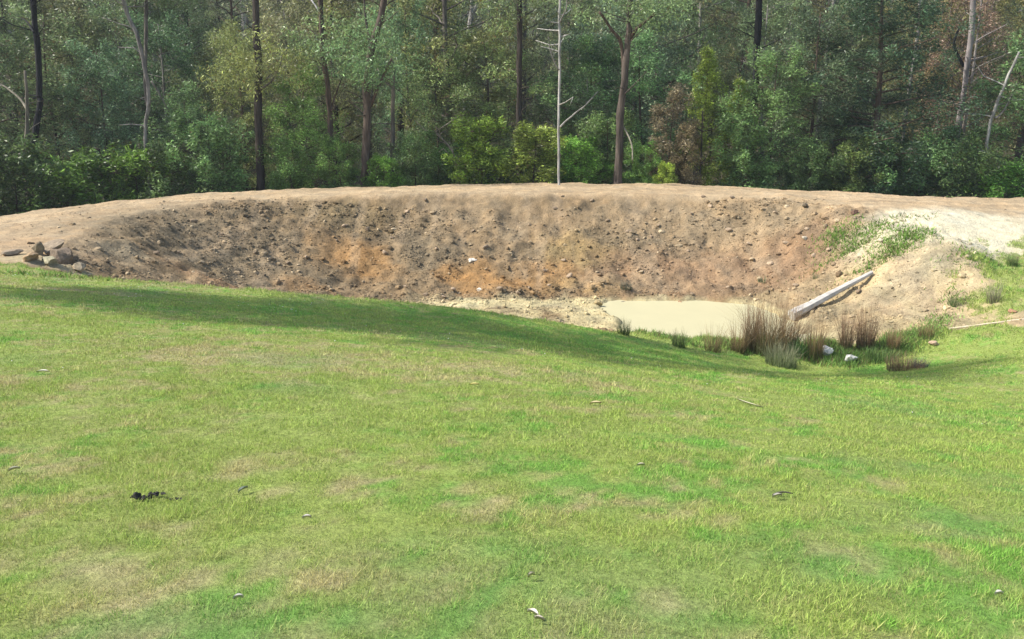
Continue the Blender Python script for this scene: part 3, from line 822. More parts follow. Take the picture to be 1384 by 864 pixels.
leaf_bit(415, 706, .06, .03, (.6, .56, .5), 'small whitish leaf on the lawn right of the black droppings', seed=6, rz=.2)
leaf_bit(329, 668, .10, .03, (.32, .36, .28), 'grey green leaf standing up near the black droppings', seed=7, rz=1.1)
leaf_bit(323, 816, .05, .025, (.6, .58, .5), 'tiny white leaf low on the left of the lawn', seed=8, rz=.3)
leaf_bit(805, 550, .14, .06, (.6, .5, .28), 'cream leaf in the middle of the lawn below the shaded band', seed=9, rz=.1)
leaf_bit(641, 523, .12, .06, (.62, .55, .2), 'yellow leaf in the dry patch of the lawn', seed=10, rz=.1)
leaf_bit(58, 506, .14, .06, (.62, .6, .48), 'whitish leaf at the left of the lawn', seed=11, rz=.1)
leaf_bit(1349, 810, .05, .025, (.66, .64, .55), 'tiny white leaf at the lower right of the lawn', seed=12, rz=.1)
leaf_bit(866, 633, .07, .03, (.6, .55, .4), 'small cream leaf at the centre right of the lawn', seed=13, rz=.1)
leaf_bit(718, 785, .05, .02, (.55, .5, .35), 'tiny straw leaf above the pale curled leaf at the bottom', seed=14, rz=.6)
leaf_bit(20, 640, .08, .03, (.6, .56, .44), 'pale leaf on the far left middle of the lawn', seed=15, rz=.6)

# white clover flowers near the far left lawn edge
def build_clover():
    g = Geo(); rng = np.random.default_rng(71)
    n = 170
    X = np.concatenate([rng.uniform(-13, -4, 120), rng.uniform(-12, 12, 50)]); Y = np.concatenate([rng.uniform(17.0, 20.3, 120), rng.uniform(8, 18, 50)])
    a, b = zones(X, Y); k = a < -.1; X, Y = X[k], Y[k]; Z = H(X, Y)
    for i in range(len(X)):
        stone(g, (X[i], Y[i], Z[i] + .045), rng.uniform(.007, .014), rng, (.75, .74, .66), ICO1, (1, 1, .7))
    return tag(link('clover_flowers', g.mesh('clover_flowers', [M_GRASS])), 'tiny white clover flowers dotted over the far left lawn', 'flowers', kind='stuff')
build_clover()

# ------------------------------------------------------------------ trees
def leaves(geo, C0, N0, R0, rng, size=.16, asp=.32, droop=.6, base=(.08, .12, .05), var=.3, clumpvar=None, hue=None):
    """C0 (k,3) clump centres, N0 leaves per clump, R0 (k,3) radii"""
    k = len(C0)
    idx = np.repeat(np.arange(k), N0)
    n = len(idx)
    d = rng.normal(size=(n, 3)); d /= np.linalg.norm(d, axis=1)[:, None]
    r = rng.uniform(0, 1, n) ** .45
    ctr = C0[idx] + d * r[:, None] * R0[idx]
    u = rng.normal(size=(n, 3)); u[:, 2] = u[:, 2] * .5 - droop; u /= np.linalg.norm(u, axis=1)[:, None]
    w = np.cross(u, rng.normal(size=(n, 3))); w /= np.linalg.norm(w, axis=1)[:, None] + 1e-9
    L = size * rng.uniform(.6, 1.4, n)[:, None]; W = L * asp
    a = ctr - u * L * .5; b = ctr + u * L * .5
    V = np.stack([a, ctr + w * W * .5 - u * L * .05, b, ctr - w * W * .5 - u * L * .05], 1).reshape(-1, 3)
    Q = np.arange(4 * n).reshape(-1, 4)
    if clumpvar is None: clumpvar = rng.uniform(.6, 1.45, k)
    base = np.array(base) * 2.0 * np.array([1.2, 1.04, .96])
    col = base[None] * clumpvar[idx][:, None] * np.exp(rng.normal(0, var * 1.15, n))[:, None]
    if hue is not None:
        col = col * (1 - hue[idx][:, None]) + np.array([.16, .15, .04])[None] * hue[idx][:, None]
    k2 = rng.uniform(size=n) < .03
    col[k2] = np.array([.2, .13, .07]) * .8
    geo.add(V, Q, None, np.repeat(col, 4, 0))

def wig(p0, p1, n, amp, rng):
    t = np.linspace(0, 1, n)[:, None]
    p = np.array(p0) * (1 - t) + np.array(p1) * t
    ph = rng.uniform(0, 6.28, 4)
    p[:, 0] += amp * (np.sin(t[:, 0] * 4 + ph[0]) - math.sin(ph[0])) * 1.0 + amp * .4 * (np.sin(t[:, 0] * 11 + ph[1]) - math.sin(ph[1]))
    p[:, 1] += amp * (np.sin(t[:, 0] * 4.6 + ph[2]) - math.sin(ph[2]))
    return p

def gum(seed, h=17, r=.2, cb=.3, cr=3.2, nl=26, clumps=3, nleaf=170, size=.17, base=(.075, .105, .05), droop=.7, lean=.6, csz=.75, shape='gum', asp=.26, hue=0.0):
    """returns (trunk mesh, crown mesh) of one tree, foot at origin"""
    rng = np.random.default_rng(seed)
    gt, gc = Geo(), Geo()
    top = np.array([rng.uniform(-lean, lean), rng.uniform(-lean, lean), h])
    path = wig((0, 0, -.4), top, 16, .12 if h > 8 else .05, rng)
    rad = np.linspace(1, .12, 16) ** .85 * r; rad[0] *= 1.3
    tube(gt, path, rad, 9, (1, 1, 1), .12, seed)
    C0, R0 = [], []
    for i in range(nl):
        f = cb + (1 - cb) * ((i + rng.uniform(0, 1)) / nl)
        k = min(int(f * 15), 14); p0 = path[k] * (1 - (f * 15 - k)) + path[k + 1] * (f * 15 - k)
        az = i * 2.4 + rng.uniform(-.6, .6)
        g = (f - cb) / (1 - cb)
        if shape == 'gum': rr = cr * (.45 + .75 * math.sin(min(1, g * 1.15) * math.pi * .9)) * rng.uniform(.5, 1.1); up = rng.uniform(.35, 1.0) * rr * .7
        elif shape == 'cone': rr = cr * (1 - g) ** .8 * rng.uniform(.75, 1.15) + .15; up = rr * .25
        elif shape == 'round': rr = cr * math.sqrt(max(.05, 1 - (1.7 * g - .75) ** 2 * .9)) * rng.uniform(.65, 1.08); up = rr * rng.uniform(.0, .5)
        else: rr = cr * rng.uniform(.4, 1.1); up = rr * .4
        p1 = p0 + np.array([math.cos(az) * rr, math.sin(az) * rr, up])
        lp = wig(p0, p1, 6, .06 * rr, rng)
        lr = max(.012, rad[k] * .42) * np.linspace(1, .25, 6)
        tube(gt, lp, lr, 5, (1, 1, 1), 0, seed, cap=False)
        for c in range(clumps + 2):
            fr = rng.uniform(.4, 1.12)
            q = p0 * (1 - fr) + p1 * fr + rng.normal(0, .16, 3) * rr * np.array([1, 1, .8])
            if c: 
                tube(gt, [lp[3], (lp[3] + q) / 2 + rng.normal(0, .08, 3), q], [.012, .009, .004], 4, (1, 1, 1), 0, seed, cap=False)
            C0.append(q); s = csz * .8 * rng.uniform(.35, 1.35)
            R0.append((s * rng.uniform(.7, 1.2), s, s * rng.uniform(.55, 1.5)))
    C0 = np.array(C0); R0 = np.array(R0)
    N0 = (nleaf * .95 * (R0[:, 1] / csz) ** 1.6).astype(int) + 8
    hu = np.clip(rng.normal(0, 1, len(C0)) * .25 * (1 if hue else 0) + hue * C0[:, 2] / h, 0, .8)
    leaves(gc, C0, N0, R0, rng, size, asp, droop, base, .32, None, hu)
    return gt.mesh('trunk', [M_BARK], True), gc.mesh('crown', [M_LEAF])

PROT = {
    'gum_a': gum(1, 19, .22, .30, 3.4, 34, 4, 200), 'gum_b': gum(2, 17, .2, .22, 3.0, 34, 4, 200, hue=.12), 'gum_c': gum(3, 21, .24, .36, 3.6, 32, 4, 210),
    'gum_d': gum(4, 15, .17, .16, 2.7, 34, 4, 190, base=(.08, .115, .065)), 'gum_e': gum(5, 18, .2, .12, 3.1, 40, 4, 190, hue=.2),
    'wat_a': gum(6, 9, .11, .05, 2.4, 36, 4, 200, .15, (.06, .10, .04), .3, .4, .6, 'round'), 'wat_b': gum(7, 7.5, .10, .05, 2.0, 32, 4, 200, .14, (.065, .11, .04), .3, .4, .55, 'round'),
    'wat_c': gum(8, 11, .13, .06, 2.6, 40, 4, 210, .15, (.055, .085, .045), .5, .4, .65, 'round'),
    'cone': gum(9, 8, .10, .04, 2.0, 44, 3, 190, .13, (.13, .18, .03), .1, .2, .42, 'cone'),
    'shrub_a': gum(10, 3.2, .05, .02, 1.35, 26, 3, 240, .13, (.12, .19, .035), .2, .2, .42, 'round', .3), 'shrub_b': gum(11, 2.6, .04, .02, 1.3, 24, 3, 220, .13, (.10, .165, .035), .2, .2, .4, 'round', .3),
    'shrub_c': gum(15, 3.8, .05, .02, 1.5, 26, 3, 220, .14, (.085, .13, .05), .4, .2, .48, 'round', .28),
    'dense': gum(12, 16, .25, .03, 3.6, 70, 4, 260, .17, (.04, .07, .035), .4, .3, .8, 'round'),
    'red': gum(13, 16, .16, .08, 2.4, 46, 4, 110, .15, (.12, .088, .062), .6, .5, .7, 'gum'),
    'thin': gum(14, 14, .12, .35, 1.6, 20, 3, 120),
    'redshrub': gum(16, 5, .06, .05, 1.3, 26, 3, 150, .14, (.115, .10, .06), .3, .3, .45, 'round'),
}
BROWN = (.085, .06, .045); DARK = (.045, .035, .028); BLACK = (.013, .013, .014); PALE = (.22, .20, .18); GREYB = (.11, .095, .08); WHITEB = (.42, .40, .38)
HT = {'gum_a': 19, 'gum_b': 17, 'gum_c': 21, 'gum_d': 15, 'gum_e': 18, 'wat_a': 9, 'wat_b': 7.5, 'wat_c': 11, 'cone': 8, 'shrub_a': 3.2, 'shrub_b': 2.6, 'shrub_c': 3.8, 'dense': 16, 'red': 16, 'thin': 14, 'redshrub': 5}
def ground_at(X, Y): return float(H(np.array([X]), np.array([Y]), detail=False)[0])

def tree(kind, px, Y, label, name='gum_tree', cat='tree', top=None, scale=None, tint=(1, 1, 1), bark=BROWN, rz=None, group=None, wide=1.0):
    X = PD(px, 250, Y)[0]; z = ground_at(X, Y)
    if scale is None:
        scale = 1.0 if top is None else (PD(px, top, Y)[2] - z) / (HT[kind] * 1.03)
    o = empty(name, (X, Y, z), random.uniform(0, 6.28) if rz is None else rz)
    o.scale = (scale * wide, scale * wide, scale)
    tm, cm = PROT[kind]
    t = link('trunk', tm, o); t.color = (*bark, 1)
    c = link('crown', cm, o); c.color = (*tint, 1)
    return tag(o, label, cat, group)

BRIGHT = (1.35, 1.25, 1.0); BLUE = (.85, 1.0, 1.25); WARM = (1.5, 1.2, .9); OL = (1.3, 1.2, .8)
# young bright trees and shrubs right behind the crest
tree('shrub_a', 650, 42.0, 'bright green round shrub left of the thin white dead trunk', 'shrub', 'shrub', top=166, tint=(.8, .85, .75), wide=1.15)
tree('shrub_b', 722, 42.0, 'yellow green round shrub directly behind the thin white dead trunk', 'shrub', 'shrub', top=176, tint=(.95, .85, .8), wide=1.1)
tree('shrub_b', 784, 42.5, 'dark leafy green shrub between the white dead trunk and the forked trunk', 'shrub', 'shrub', top=190, tint=(.7, .95, .8), wide=1.15)
tree('cone', 945, 43.5, 'bright yellow green cone shaped young tree', 'young_tree', 'tree', top=62, tint=(.75, .82, .8), wide=.8)
tree('redshrub', 903, 42.5, 'sapling with dull reddish leaves left of the cone shaped tree', 'young_tree', 'tree', top=118, tint=(.75, .82, .85), wide=.95)
tree('redshrub', 925, 41.8, 'rusty tipped bush in front of the cone shaped tree', 'shrub', 'shrub', top=165, tint=(.8, .85, .8), wide=.95)
tree('cone', 990, 44.5, 'olive green young tree right of the cone shaped tree', 'young_tree', 'tree', top=105, tint=(.65, .75, .7), wide=.8)
tree('wat_b', 1040, 43.0, 'blue green feathery wattle left of the dark dense tree', 'wattle', 'tree', top=75, tint=(1.05, 1.15, 1.1))
tree('shrub_c', 1010, 42.2, 'leafy mid green shrub at the foot of the blue green wattle', 'shrub', 'shrub', top=165, tint=(.9, 1.1, 1.0))
tree('shrub_c', 868, 42.0, 'low green shrub right of the foot of the forked trunk', 'shrub', 'shrub', top=196, tint=(.85, 1.15, .75))
tree('shrub_b', 900, 41.2, 'lowest yellowish shrub below the reddish sapling', 'shrub', 'shrub', top=222, tint=(1.3, 1.2, .9), wide=.9)
tree('dense', 1178, 43.8, 'very large dark dense evergreen tree right of centre', 'evergreen_tree', 'tree', top=-60, tint=(.55, .68, .68), wide=1.15)
tree('wat_c', 1085, 44.5, 'broad mid green tree against the left of the dark evergreen', 'wattle', 'tree', top=10, tint=(1.0, 1.05, 1.05))
tree('shrub_c', 1145, 42.0, 'olive shrub with pale leaf tips at the foot of the dark evergreen', 'shrub', 'shrub', top=190, tint=(.75, .78, .6))
tree('red', 1295, 47.0, 'tall tree with dry reddish brown foliage on the right', 'gum_tree', 'tree', top=-60, tint=(.95, 1.02, 1.1), bark=PALE, wide=1.0)
tree('red', 1262, 48.5, 'second reddish brown tree, nearer the dark evergreen', 'gum_tree', 'tree', top=-30, tint=(.9, .95, .85), bark=GREYB, wide=.8)
tree('shrub_c', 1285, 42.5, 'dull green shrub at the foot of the reddish brown trees', 'shrub', 'shrub', top=190, tint=(.7, .8, .7))
tree('wat_b', 1375, 43.0, 'blue green leafy tree at the right edge beside the leaning pale trunk', 'wattle', 'tree', top=60, tint=(1.05, 1.2, 1.25))
tree('shrub_c', 1240, 43.0, 'dark shrub between the evergreen and the reddish trees', 'shrub', 'shrub', top=185, tint=(.6, .8, .75))
tree('shrub_b', 1352, 41.0, 'low dark green shrub at the foot of the leaning pale trunk', 'shrub', 'shrub', top=228, tint=(.6, .85, .75))
# left half
tree('wat_c', 150, 43.5, 'broad dark green tree between the charred trunk and the pale leaning trunk', 'wattle', 'tree', top=60, tint=(.95, 1.15, 1.15))
tree('wat_a', 90, 46, 'greyish green tree right behind the charred trunk', 'wattle', 'tree', top=20, tint=(1.2, 1.1, 1.2))
tree('wat_a', 265, 43, 'mid green tree right of the pale leaning trunk', 'wattle', 'tree', top=120, tint=(.95, 1.05, 1.05))
tree('shrub_a', 180, 40.5, 'bright green shrub at the foot of the pale leaning trunk', 'shrub', 'shrub', top=215, tint=(.5, .62, .55))
tree('gum_d', 330, 45.5, 'gum with yellow green crown around the dark trunk left of centre', 'gum_tree', 'tree', top=35, tint=(1.35, 1.25, .8), bark=BROWN, wide=.85)
tree('shrub_c', 290, 41, 'blue green shrub below the yellow green crown', 'shrub', 'shrub', top=165, tint=(.9, 1.1, 1.05))
tree('shrub_c', 395, 41.5, 'green shrub between the two dark trunks left of centre', 'shrub', 'shrub', top=195, tint=(.75, .95, .7))
tree('wat_b', 410, 44, 'mid green leafy tree behind the two dark trunks', 'wattle', 'tree', top=100, tint=(1.1, 1.25, .9))
tree('shrub_c', 462, 41.5, 'leafy shrub just left of the stout red brown trunk', 'shrub', 'shrub', top=190, tint=(.8, 1.0, .7))
tree('shrub_c', 560, 42.5, 'dull green shrub right of the stout red brown trunk', 'shrub', 'shrub', top=185, tint=(.75, .9, .8))
tree('wat_a', 590, 46, 'grey green spreading tree right of the stout red brown trunk', 'wattle', 'tree', top=75, tint=(1.3, 1.2, 1.2))
tree('gum_d', 560, 47, 'gum with dark hanging foliage over the stout red brown trunk', 'gum_tree', 'tree', top=-20, tint=(.8, 1.05, .95), wide=.7)
tree('wat_a', 655, 47.5, 'pale grey green tree behind the bright green shrub', 'wattle', 'tree', top=40, tint=(1.5, 1.35, 1.25))
tree('shrub_b', 520, 41.2, 'low dark shrub hugging the stout red brown trunk', 'shrub', 'shrub', top=215, tint=(.65, .85, .7))
tree('shrub_c', 20, 37.5, 'dark green bush beyond the left end of the bank', 'shrub', 'shrub', top=200, tint=(.42, .5, .42))
tree('shrub_c', -40, 37, 'yellowish bush at the left edge beyond the bank', 'shrub', 'shrub', top=180, tint=(.55, .58, .42))
tree('shrub_b', 90, 38.5, 'small dark bush right of the foot of the charred trunk', 'shrub', 'shrub', top=225, tint=(.45, .55, .5))
tree('wat_c', 0, 44, 'dark tree at the left edge behind the yellowish bush', 'wattle', 'tree', top=-20, tint=(1.0, 1.05, .9))
tree('shrub_c', 230, 41, 'dark shrub right of the bright green shrub on the left', 'shrub', 'shrub', top=205, tint=(.5, .58, .52))
tree('shrub_c', 600, 43.5, 'dark green shrub left of the bright green round shrub', 'shrub', 'shrub', top=200, tint=(.6, .85, .65))
tree('shrub_c', 820, 44, 'grey green shrub behind the forked trunk', 'shrub', 'shrub', top=160, tint=(.9, 1.0, .9))
tree('wat_a', 790, 48, 'grey green tree behind the forked trunk', 'wattle', 'tree', top=60, tint=(1.1, 1.25, 1.1))
tree('wat_a', 865, 47, 'blue grey tree right behind the forked trunk', 'wattle', 'tree', top=50, tint=(1.05, 1.3, 1.3))
tree('shrub_c', 1090, 41.8, 'dark green bush left of the foot of the evergreen', 'shrub', 'shrub', top=205, tint=(.55, .68, .6))
tree('shrub_c', 1195, 42.3, 'dark bush under the right side of the evergreen', 'shrub', 'shrub', top=200, tint=(.55, .75, .7))

# trunks one can follow with the eye: shaped from their own course
def trunk_tree(name, label, Y, main, r0, r1, bark, branches=(), crown=None, cat='tree', seed=0, dead=False):
    rng = np.random.default_rng(seed + 3000)
    r0 *= .85; r1 *= .85
    X0 = PD(main[0][0], main[0][1], Y)[0]; z0 = ground_at(X0, Y)
    org = np.array([X0, Y, z0])
    o = empty(name, tuple(org))
    def path(pts, dy=0.0, base=None):
        w = np.array([PD(a, b, Y) for a, b in pts])
        w[:, 1] += np.linspace(0, dy, len(w))
        if base: w = np.concatenate([[[w[0, 0] - (w[1, 0] - w[0, 0]) * .3, Y, z0 - .4]], w])
        w = catmull(w, 5, closed=False) - org
        k = len(w); w[:, 0] += .03 * np.array([vnoise(np.array([i * .45 + seed]), np.array([0.]), seed)[0] for i in range(k)])
        return w
    g = Geo(); p = path(main, rng.uniform(-.6, .6), True)
    rad = np.linspace(r0, r1, len(p)); rad[:4] *= np.array([1.5, 1.35, 1.15, 1.05]); tube(g, p, rad, 10, (1, 1, 1), .16, seed)
    for q in range(9):
        k = int(rng.integers(len(p) // 3, len(p) - 1)); a_ = rng.uniform(0, 6.28); L = rng.uniform(.3, 1.5)
        e = p[k] + np.array([math.cos(a_) * L, math.sin(a_) * L, L * rng.uniform(-.1, .8)])
        m_ = (p[k] + e) / 2 + rng.normal(0, .07, 3) * L
        tube(g, [p[k], m_, e, e + rng.normal(0, .15, 3)], [.03, .022, .012, .005], 5, (1, 1, 1), 0, q, cap=False)
    t = link('trunk', g.mesh('trunk', [M_BARK], True), o); t.color = (*bark, 1)
    for j, (pts, ra, rb, bc) in enumerate(branches):
        g = Geo(); q = path(pts, rng.uniform(-1.2, 1.2)); tube(g, q, np.linspace(ra, rb, len(q)), 7, (1, 1, 1), .1, seed + j)
        b = link('branch', g.mesh('branch', [M_BARK], True), o); b.color = (*bc, 1)
    if crown:
        (cpx, cpy, rx, rz_, n, tint) = crown
        cc = PD(cpx, cpy, Y) - org
        d = rng.normal(size=(n, 3)); d /= np.linalg.norm(d, axis=1)[:, None]
        C0 = cc + d * rng.uniform(.2, 1, n)[:, None] ** .6 * np.array([rx, rx, rz_])
        g = Geo(); s = rng.uniform(.45, .95, n)
        leaves(g, C0, (150 * s ** 1.5).astype(int) + 10, np.stack([s, s, s * .7], 1), rng, .17, .26, .7, (.08, .11, .055), .32)
        c = link('crown', g.mesh('crown', [M_LEAF]), o); c.color = (*tint, 1)
    return tag(o, label, cat)

trunk_tree('gum_tree', 'tall tree with charred black trunk at the far left', 40.5, [(44, 280), (44, 200), (52, 140), (50, 130), (46, 70), (40, 20), (36, -60)], .16, .14, BLACK,
           [([(46, 45), (28, 28), (10, 22)], .05, .02, BLACK), ([(36, -10), (50, 8), (52, -20)], .04, .02, BLACK)], (34, -60, 2.5, 1.6, 30, (1, 1.1, 1)), seed=1)
trunk_tree('dead_tree', 'pale grey broken trunk with one limb beside the charred trunk', 40.0, [(40, 285), (39, 240), (38, 200), (42, 150), (41, 96)], .15, .07, (.15, .13, .10),
           [([(38, 152), (22, 135), (0, 120), (-20, 112)], .06, .03, (.18, .16, .12))], cat='dead tree', seed=2)
trunk_tree('gum_tree', 'leaning gum with mottled white upper trunk on the left', 41.0, [(204, 262), (200, 215), (199, 170), (204, 130), (199, 90), (190, 50), (178, 20), (165, -30)], .09, .11, (.20, .18, .165),
           [([(205, 110), (212, 125), (218, 140), (222, 152)], .05, .02, PALE), ([(201, 150), (194, 120), (192, 90), (190, 40), (186, -40)], .07, .09, GREYB)], (175, -40, 2.6, 1.8, 34, (.9, 1.05, 1)), seed=3)
trunk_tree('gum_tree', 'straight dark brown trunk left of centre under the yellow green crown', 41.5, [(352, 260), (350, 200), (347, 140), (347, 80), (344, 30), (342, -60)], .26, .16, DARK,
           [([(352, 120), (366, 112), (380, 90), (385, 72)], .05, .02, GREYB)], seed=4, crown=(345, 85, 2.6, 1.6, 46, (1.3, 1.2, .8)))
trunk_tree('gum_tree', 'slim brown trunk right of the straight dark trunk', 43.0, [(451, 258), (448, 200), (446, 140), (441, 90), (437, 40), (433, -60)], .17, .13, BROWN,
           [([(437, 35), (428, 12), (415, -4)], .05, .03, WHITEB), ([(447, 150), (458, 120), (470, 95)], .05, .02, BROWN)], seed=5, crown=(455, 60, 2.8, 1.6, 40, (.95, 1.1, .9)))
trunk_tree('gum_tree', 'stout red brown trunk leaning right at its top', 41.5, [(493, 258), (494, 215), (497, 165), (497, 118), (505, 60), (517, 25), (530, -40)], .26, .15, (.088, .066, .052),
           [([(496, 150), (508, 128), (520, 100), (532, 80)], .09, .05, BROWN), ([(500, 58), (494, 30), (488, -10)], .07, .04, DARK)], seed=6, crown=(510, 70, 2.4, 1.7, 44, (.8, 1.1, .95)))
trunk_tree('dead_tree', 'short weathered grey stump with a broken top right of the stout trunk', 43.0, [(530, 240), (531, 180), (532, 120), (531, 82)], .14, .09, (.13, .11, .09), cat='dead tree', seed=7)
trunk_tree('gum_tree', 'pale grey trunk in the distance at the top left of centre', 58.0, [(594, 160), (596, 74), (592, 40), (587, 0), (584, -60)], .30, .24, PALE, seed=8, crown=(590, -60, 3, 2, 25, (1, 1.1, 1)))
trunk_tree('gum_tree', 'thin white distant trunk with a fork at the top near the middle', 60.0, [(628, 120), (632, 50), (637, 10), (641, -40)], .17, .13, WHITEB,
           [([(633, 45), (640, 20), (650, -10)], .09, .06, WHITEB)], seed=9)
trunk_tree('gum_tree', 'straight dark trunk left of the thin white dead trunk', 44.5, [(703, 245), (702, 190), (702, 120), (702, 60), (702, -60)], .17, .15, DARK, seed=10, crown=(700, -10, 2.8, 1.6, 34, (1, 1.1, .95)))
trunk_tree('dead_tree', 'thin white dead trunk standing behind the middle of the bank', 39.5, [(755, 250), (755, 190), (756, 130), (757, 70), (757, 20), (758, -50)], .065, .06, (.36, .34, .31),
           [([(757, 172), (775, 155), (792, 142), (809, 124)], .04, .02, (.30, .28, .25)), ([(756, 95), (745, 75), (740, 50)], .03, .012, PALE), ([(757, 30), (765, 10), (764, -20)], .03, .015, PALE)], cat='dead tree', seed=11)
trunk_tree('gum_tree', 'stout grey brown trunk forking at the top right of the white dead trunk', 41.8, [(833, 256), (837, 210), (838, 160), (843, 110), (847, 60), (850, 20), (852, -50)], .25, .14, (.085, .068, .055),
           [([(842, 100), (838, 60), (826, 42), (808, 18)], .10, .05, BROWN), ([(847, 60), (858, 40), (880, 22)], .09, .05, BROWN), ([(838, 165), (850, 190), (852, 215)], .04, .03, (.2, .18, .14))], seed=12, crown=(850, 5, 2.8, 1.3, 44, (1, 1.2, 1)))
trunk_tree('gum_tree', 'charred black trunk at the top right of centre', 45.0, [(1016, 200), (1019, 130), (1021, 68), (1022, 30), (1024, -60)], .15, .20, BLACK, seed=13, crown=(1005, -40, 2.6, 1.6, 30, (1.1, 1.2, 1.2)))
trunk_tree('dead_tree', 'white leaning dead trunk at the right edge', 42.0, [(1340, 262), (1344, 225), (1334, 200), (1340, 165), (1352, 130), (1368, 95), (1380, 70)], .11, .06, (.28, .27, .24),
           [([(1336, 200), (1334, 215), (1337, 230)], .05, .03, DARK), ([(1345, 160), (1358, 150), (1372, 128)], .05, .02, PALE)], cat='dead tree', seed=14)
trunk_tree('gum_tree', 'pale smooth trunk showing through the reddish foliage on the right', 46.0, [(1292, 200), (1300, 130), (1304, 85), (1308, 40), (1308, -50)], .17, .15, (.24, .21, .2),
           [([(1302, 90), (1290, 60), (1298, 35)], .08, .05, BLACK)], seed=15)
trunk_tree('gum_tree', 'slim pale trunk left of the reddish brown foliage', 47.0, [(1225, 150), (1240, 60), (1245, 30), (1248, -50)], .10, .08, PALE, seed=16)
trunk_tree('dead_tree', 'fallen leaning grey stem low behind the bank left of the bright green shrub', 43.0, [(615, 215), (600, 190), (585, 178)], .05, .03, (.3, .25, .2), cat='dead tree', seed=17)
trunk_tree('gum_tree', 'thin dark sapling stem left of the pale leaning gum', 42.0, [(140, 262), (138, 220), (134, 200)], .05, .04, DARK, seed=18)
trunk_tree('gum_tree', 'thin dark stem inside the cone shaped young tree', 42.2, [(946, 250), (947, 200), (949, 150)], .05, .03, DARK, seed=19)

# the ranks behind
KINDS = ['gum_a', 'gum_b', 'gum_c', 'gum_d', 'gum_e', 'wat_c', 'thin']
LAND = [(-60, 'beyond the left edge of the charred trunk'), (42, 'behind the charred trunk'), (120, 'between the charred trunk and the leaning gum'), (200, 'behind the leaning mottled gum'), (275, 'right of the leaning mottled gum'),
        (350, 'behind the yellow green crown'), (445, 'behind the slim brown trunk'), (500, 'behind the stout red brown trunk'), (590, 'behind the distant pale grey trunk'), (655, 'above the bright green shrub'),
        (702, 'behind the straight dark trunk'), (757, 'behind the white dead trunk'), (840, 'behind the forked grey brown trunk'), (890, 'right of the forked grey brown trunk'), (945, 'behind the cone shaped tree'),
        (1022, 'behind the top right charred trunk'), (1090, 'left of the dark evergreen'), (1178, 'behind the dark evergreen'), (1245, 'right of the dark evergreen'), (1300, 'behind the reddish brown tree'), (1370, 'behind the white leaning dead trunk'), (1450, 'beyond the right edge')]
rr = random.Random(5)
ROWS = [(50, 'third rank', 3.6), (56, 'fourth rank', 4.0), (63, 'fifth rank', 4.6), (71, 'sixth rank', 5.2), (80, 'rearmost rank', 5.6)]
TONE = [('grey green', (1.15, 1.15, 1.2)), ('dull green', (.95, 1.05, .9)), ('blue green', (.95, 1.08, 1.15)), ('olive', (1.2, 1.08, .85)), ('dark green', (.75, .95, .85)), ('brownish green', (1.3, 1.05, .95))]
for (Y0, rank, sp) in ROWS:
    x = -.86 * Y0
    while x < .80 * Y0:
        Y = Y0 + rr.uniform(-2.4, 2.4)
        kind = rr.choice(KINDS if Y0 > 55 else ['gum_d', 'gum_b', 'wat_c', 'gum_e', 'thin', 'wat_c'])
        px = PW / 2 + x / Y0 * FPX
        tn, tc_ = rr.choice(TONE)
        lm = min(LAND, key=lambda q: abs(q[0] - px))[1]
        bark = rr.choice([BROWN, DARK, GREYB, GREYB, PALE])
        z = ground_at(x, Y)
        o = empty('gum_tree' if kind != 'wat_c' else 'wattle', (x, Y, z), rr.uniform(0, 6.28))
        s = rr.uniform(.8, 1.15); o.scale = (s * 1.05, s * 1.05, s)
        tm, cm = PROT[kind]
        t = link('trunk', tm, o); t.color = (*bark, 1)
        c = link('crown', cm, o); c.color = (*tc_, 1)
        tag(o, '%s tree in the %s, %s' % (tn, rank, lm), 'tree', 'trees deeper in the forest')
        x += sp * rr.uniform(.65, 1.3)

# far wood on the rising ground: one mass
def far_wood():
    rng = np.random.default_rng(99); g = Geo(); gt = Geo()
    n = 640
    X = rng.uniform(-170, 150, n); Y = rng.uniform(86, 150, n)
    Z = H(X, Y, detail=False)
    C0, R0, cv = [], [], []
    for i in range(n):
        h = rng.uniform(12, 22); tone = rng.uniform(.7, 1.3)
        tube(gt, [(X[i], Y[i], Z[i] - .5), (X[i] + rng.uniform(-.5, .5), Y[i], Z[i] + h * .5), (X[i] + rng.uniform(-1, 1), Y[i], Z[i] + h * .95)], [.3, .2, .06], 5, (.2, .18, .16) if rng.uniform() < .7 else (.45, .43, .4))
        for j in range(26):
            a = rng.uniform(0, 6.28); f = rng.uniform(.12, 1); r = 3.4 * math.sqrt(rng.uniform(0, 1)) * (1.1 - .6 * f)
            C0.append((X[i] + math.cos(a) * r, Y[i] + math.sin(a) * r, Z[i] + h * f)); s = rng.uniform(.8, 1.6); R0.append((s, s, s * .8)); cv.append(tone * rng.uniform(.8, 1.2))
    leaves(g, np.array(C0), np.full(len(C0), 42), np.array(R0), rng, .46, .5, .5, (.08, .11, .065), .25, np.array(cv))
    gt.v += g.v; 
    gt.q += [q + gt.n for q in g.q]; gt.c += g.c
    m = make_mesh('far_wood', np.concatenate(gt.v), F=[np.concatenate(gt.q), np.concatenate(gt.t)], cols=np.concatenate(gt.c), mats=[M_LEAF])
    return tag(link('far_wood', m), 'far wooded hillside closing the view behind the forest', 'woods', kind='stuff')
far_wood()

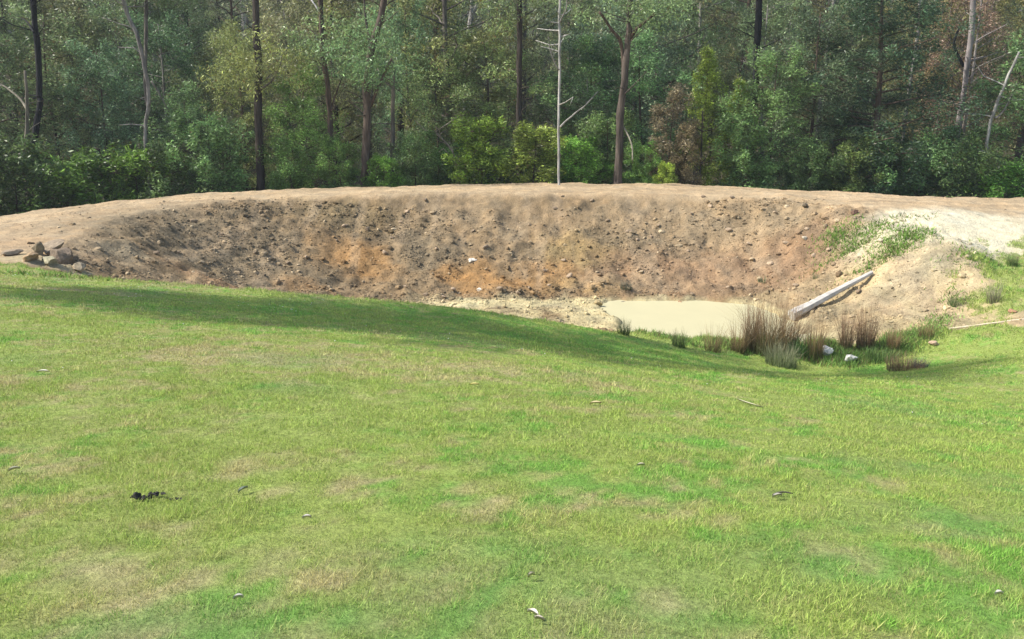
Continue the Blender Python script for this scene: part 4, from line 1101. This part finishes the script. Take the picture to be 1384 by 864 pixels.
def undergrowth():
    rng = np.random.default_rng(123); g = Geo()
    n = 2600
    X = rng.uniform(-34, 36, n); s = rng.uniform(1.5, 24, n) ; Y = yc(X) + s
    Z = H(X, Y, detail=False)
    r = rng.uniform(.25, .65, n)
    C0 = np.stack([X, Y, Z + r * .5], 1)
    tone = .75 + .5 * rng.uniform(size=n)
    leaves(g, C0, np.full(n, 60), np.stack([r, r, r * .9], 1), rng, .15, .3, -.2, (.07, .11, .035), .35, tone)
    return tag(link('undergrowth', g.mesh('undergrowth', [M_LEAF])), 'low green bracken and scrub under the trees behind the bank', 'undergrowth', kind='stuff')
undergrowth()

# trees on the left, outside the picture, whose shade lies along the far edge of the lawn
def shade_tree():
    h = 29.0; o = empty('gum_tree', (-20.5, 16.9, ground_at(-20.5, 16.9)))
    rng = np.random.default_rng(5150)
    gt, gc = Geo(), Geo()
    tube(gt, wig((0, 0, -.4), (1.2, 0, h), 18, .15, rng), np.linspace(.36, .06, 18), 12, (1, 1, 1), .12, 3)
    C0, R0 = [], []
    for i in range(190):
        f = rng.uniform(0, 1); z = 12.0 + 16.5 * f
        r = 4.6 * math.sqrt(max(.05, 1 - (2 * f - 1.0) ** 2)) * math.sqrt(rng.uniform(0, 1)); a = rng.uniform(0, 6.28)
        q = np.array([math.cos(a) * r + z * .04, math.sin(a) * r, z]); s_ = rng.uniform(.7, 1.2)
        C0.append(q); R0.append((s_, s_, s_ * .8))
        if i % 3 == 0: tube(gt, [(z * .04, 0, z - 1.2), (q[0] * .5, q[1] * .5, z - .4), tuple(q)], [.08, .05, .015], 5, (1, 1, 1), 0, 1, cap=False)
    leaves(gc, np.array(C0), np.full(len(C0), 330), np.array(R0), rng, .2, .3, .7, (.075, .105, .05))
    t = link('trunk', gt.mesh('trunk', [M_BARK], True), o); t.color = (*GREYB, 1)
    c = link('crown', gc.mesh('crown', [M_LEAF]), o)
    tag(o, 'tall gum left of the picture whose shadow crosses the far lawn', 'tree')
shade_tree()

# thin air haze between the camera and the hills
hz = Geo()
x0, x1, y0, y1, z0, z1 = -420, 420, -80, 440, -12, 62
hz.add([(x0, y0, z0), (x1, y0, z0), (x1, y1, z0), (x0, y1, z0), (x0, y0, z1), (x1, y0, z1), (x1, y1, z1), (x0, y1, z1)],
       [(0, 3, 2, 1), (4, 5, 6, 7), (0, 1, 5, 4), (1, 2, 6, 5), (2, 3, 7, 6), (3, 0, 4, 7)])
hm, hns, hls = new_mat('haze')
ho = N(hns, 'ShaderNodeOutputMaterial'); hv = N(hns, 'ShaderNodeVolumePrincipled')
hv.inputs['Color'].default_value = (.86, .93, 1, 1); hv.inputs['Density'].default_value = .0005; hv.inputs['Anisotropy'].default_value = .2
hls.new(hv.outputs[0], ho.inputs['Volume'])
tag(link('haze', hz.mesh('haze', [hm])), 'thin pale haze in the air over the dam and forest', 'haze', kind='stuff')
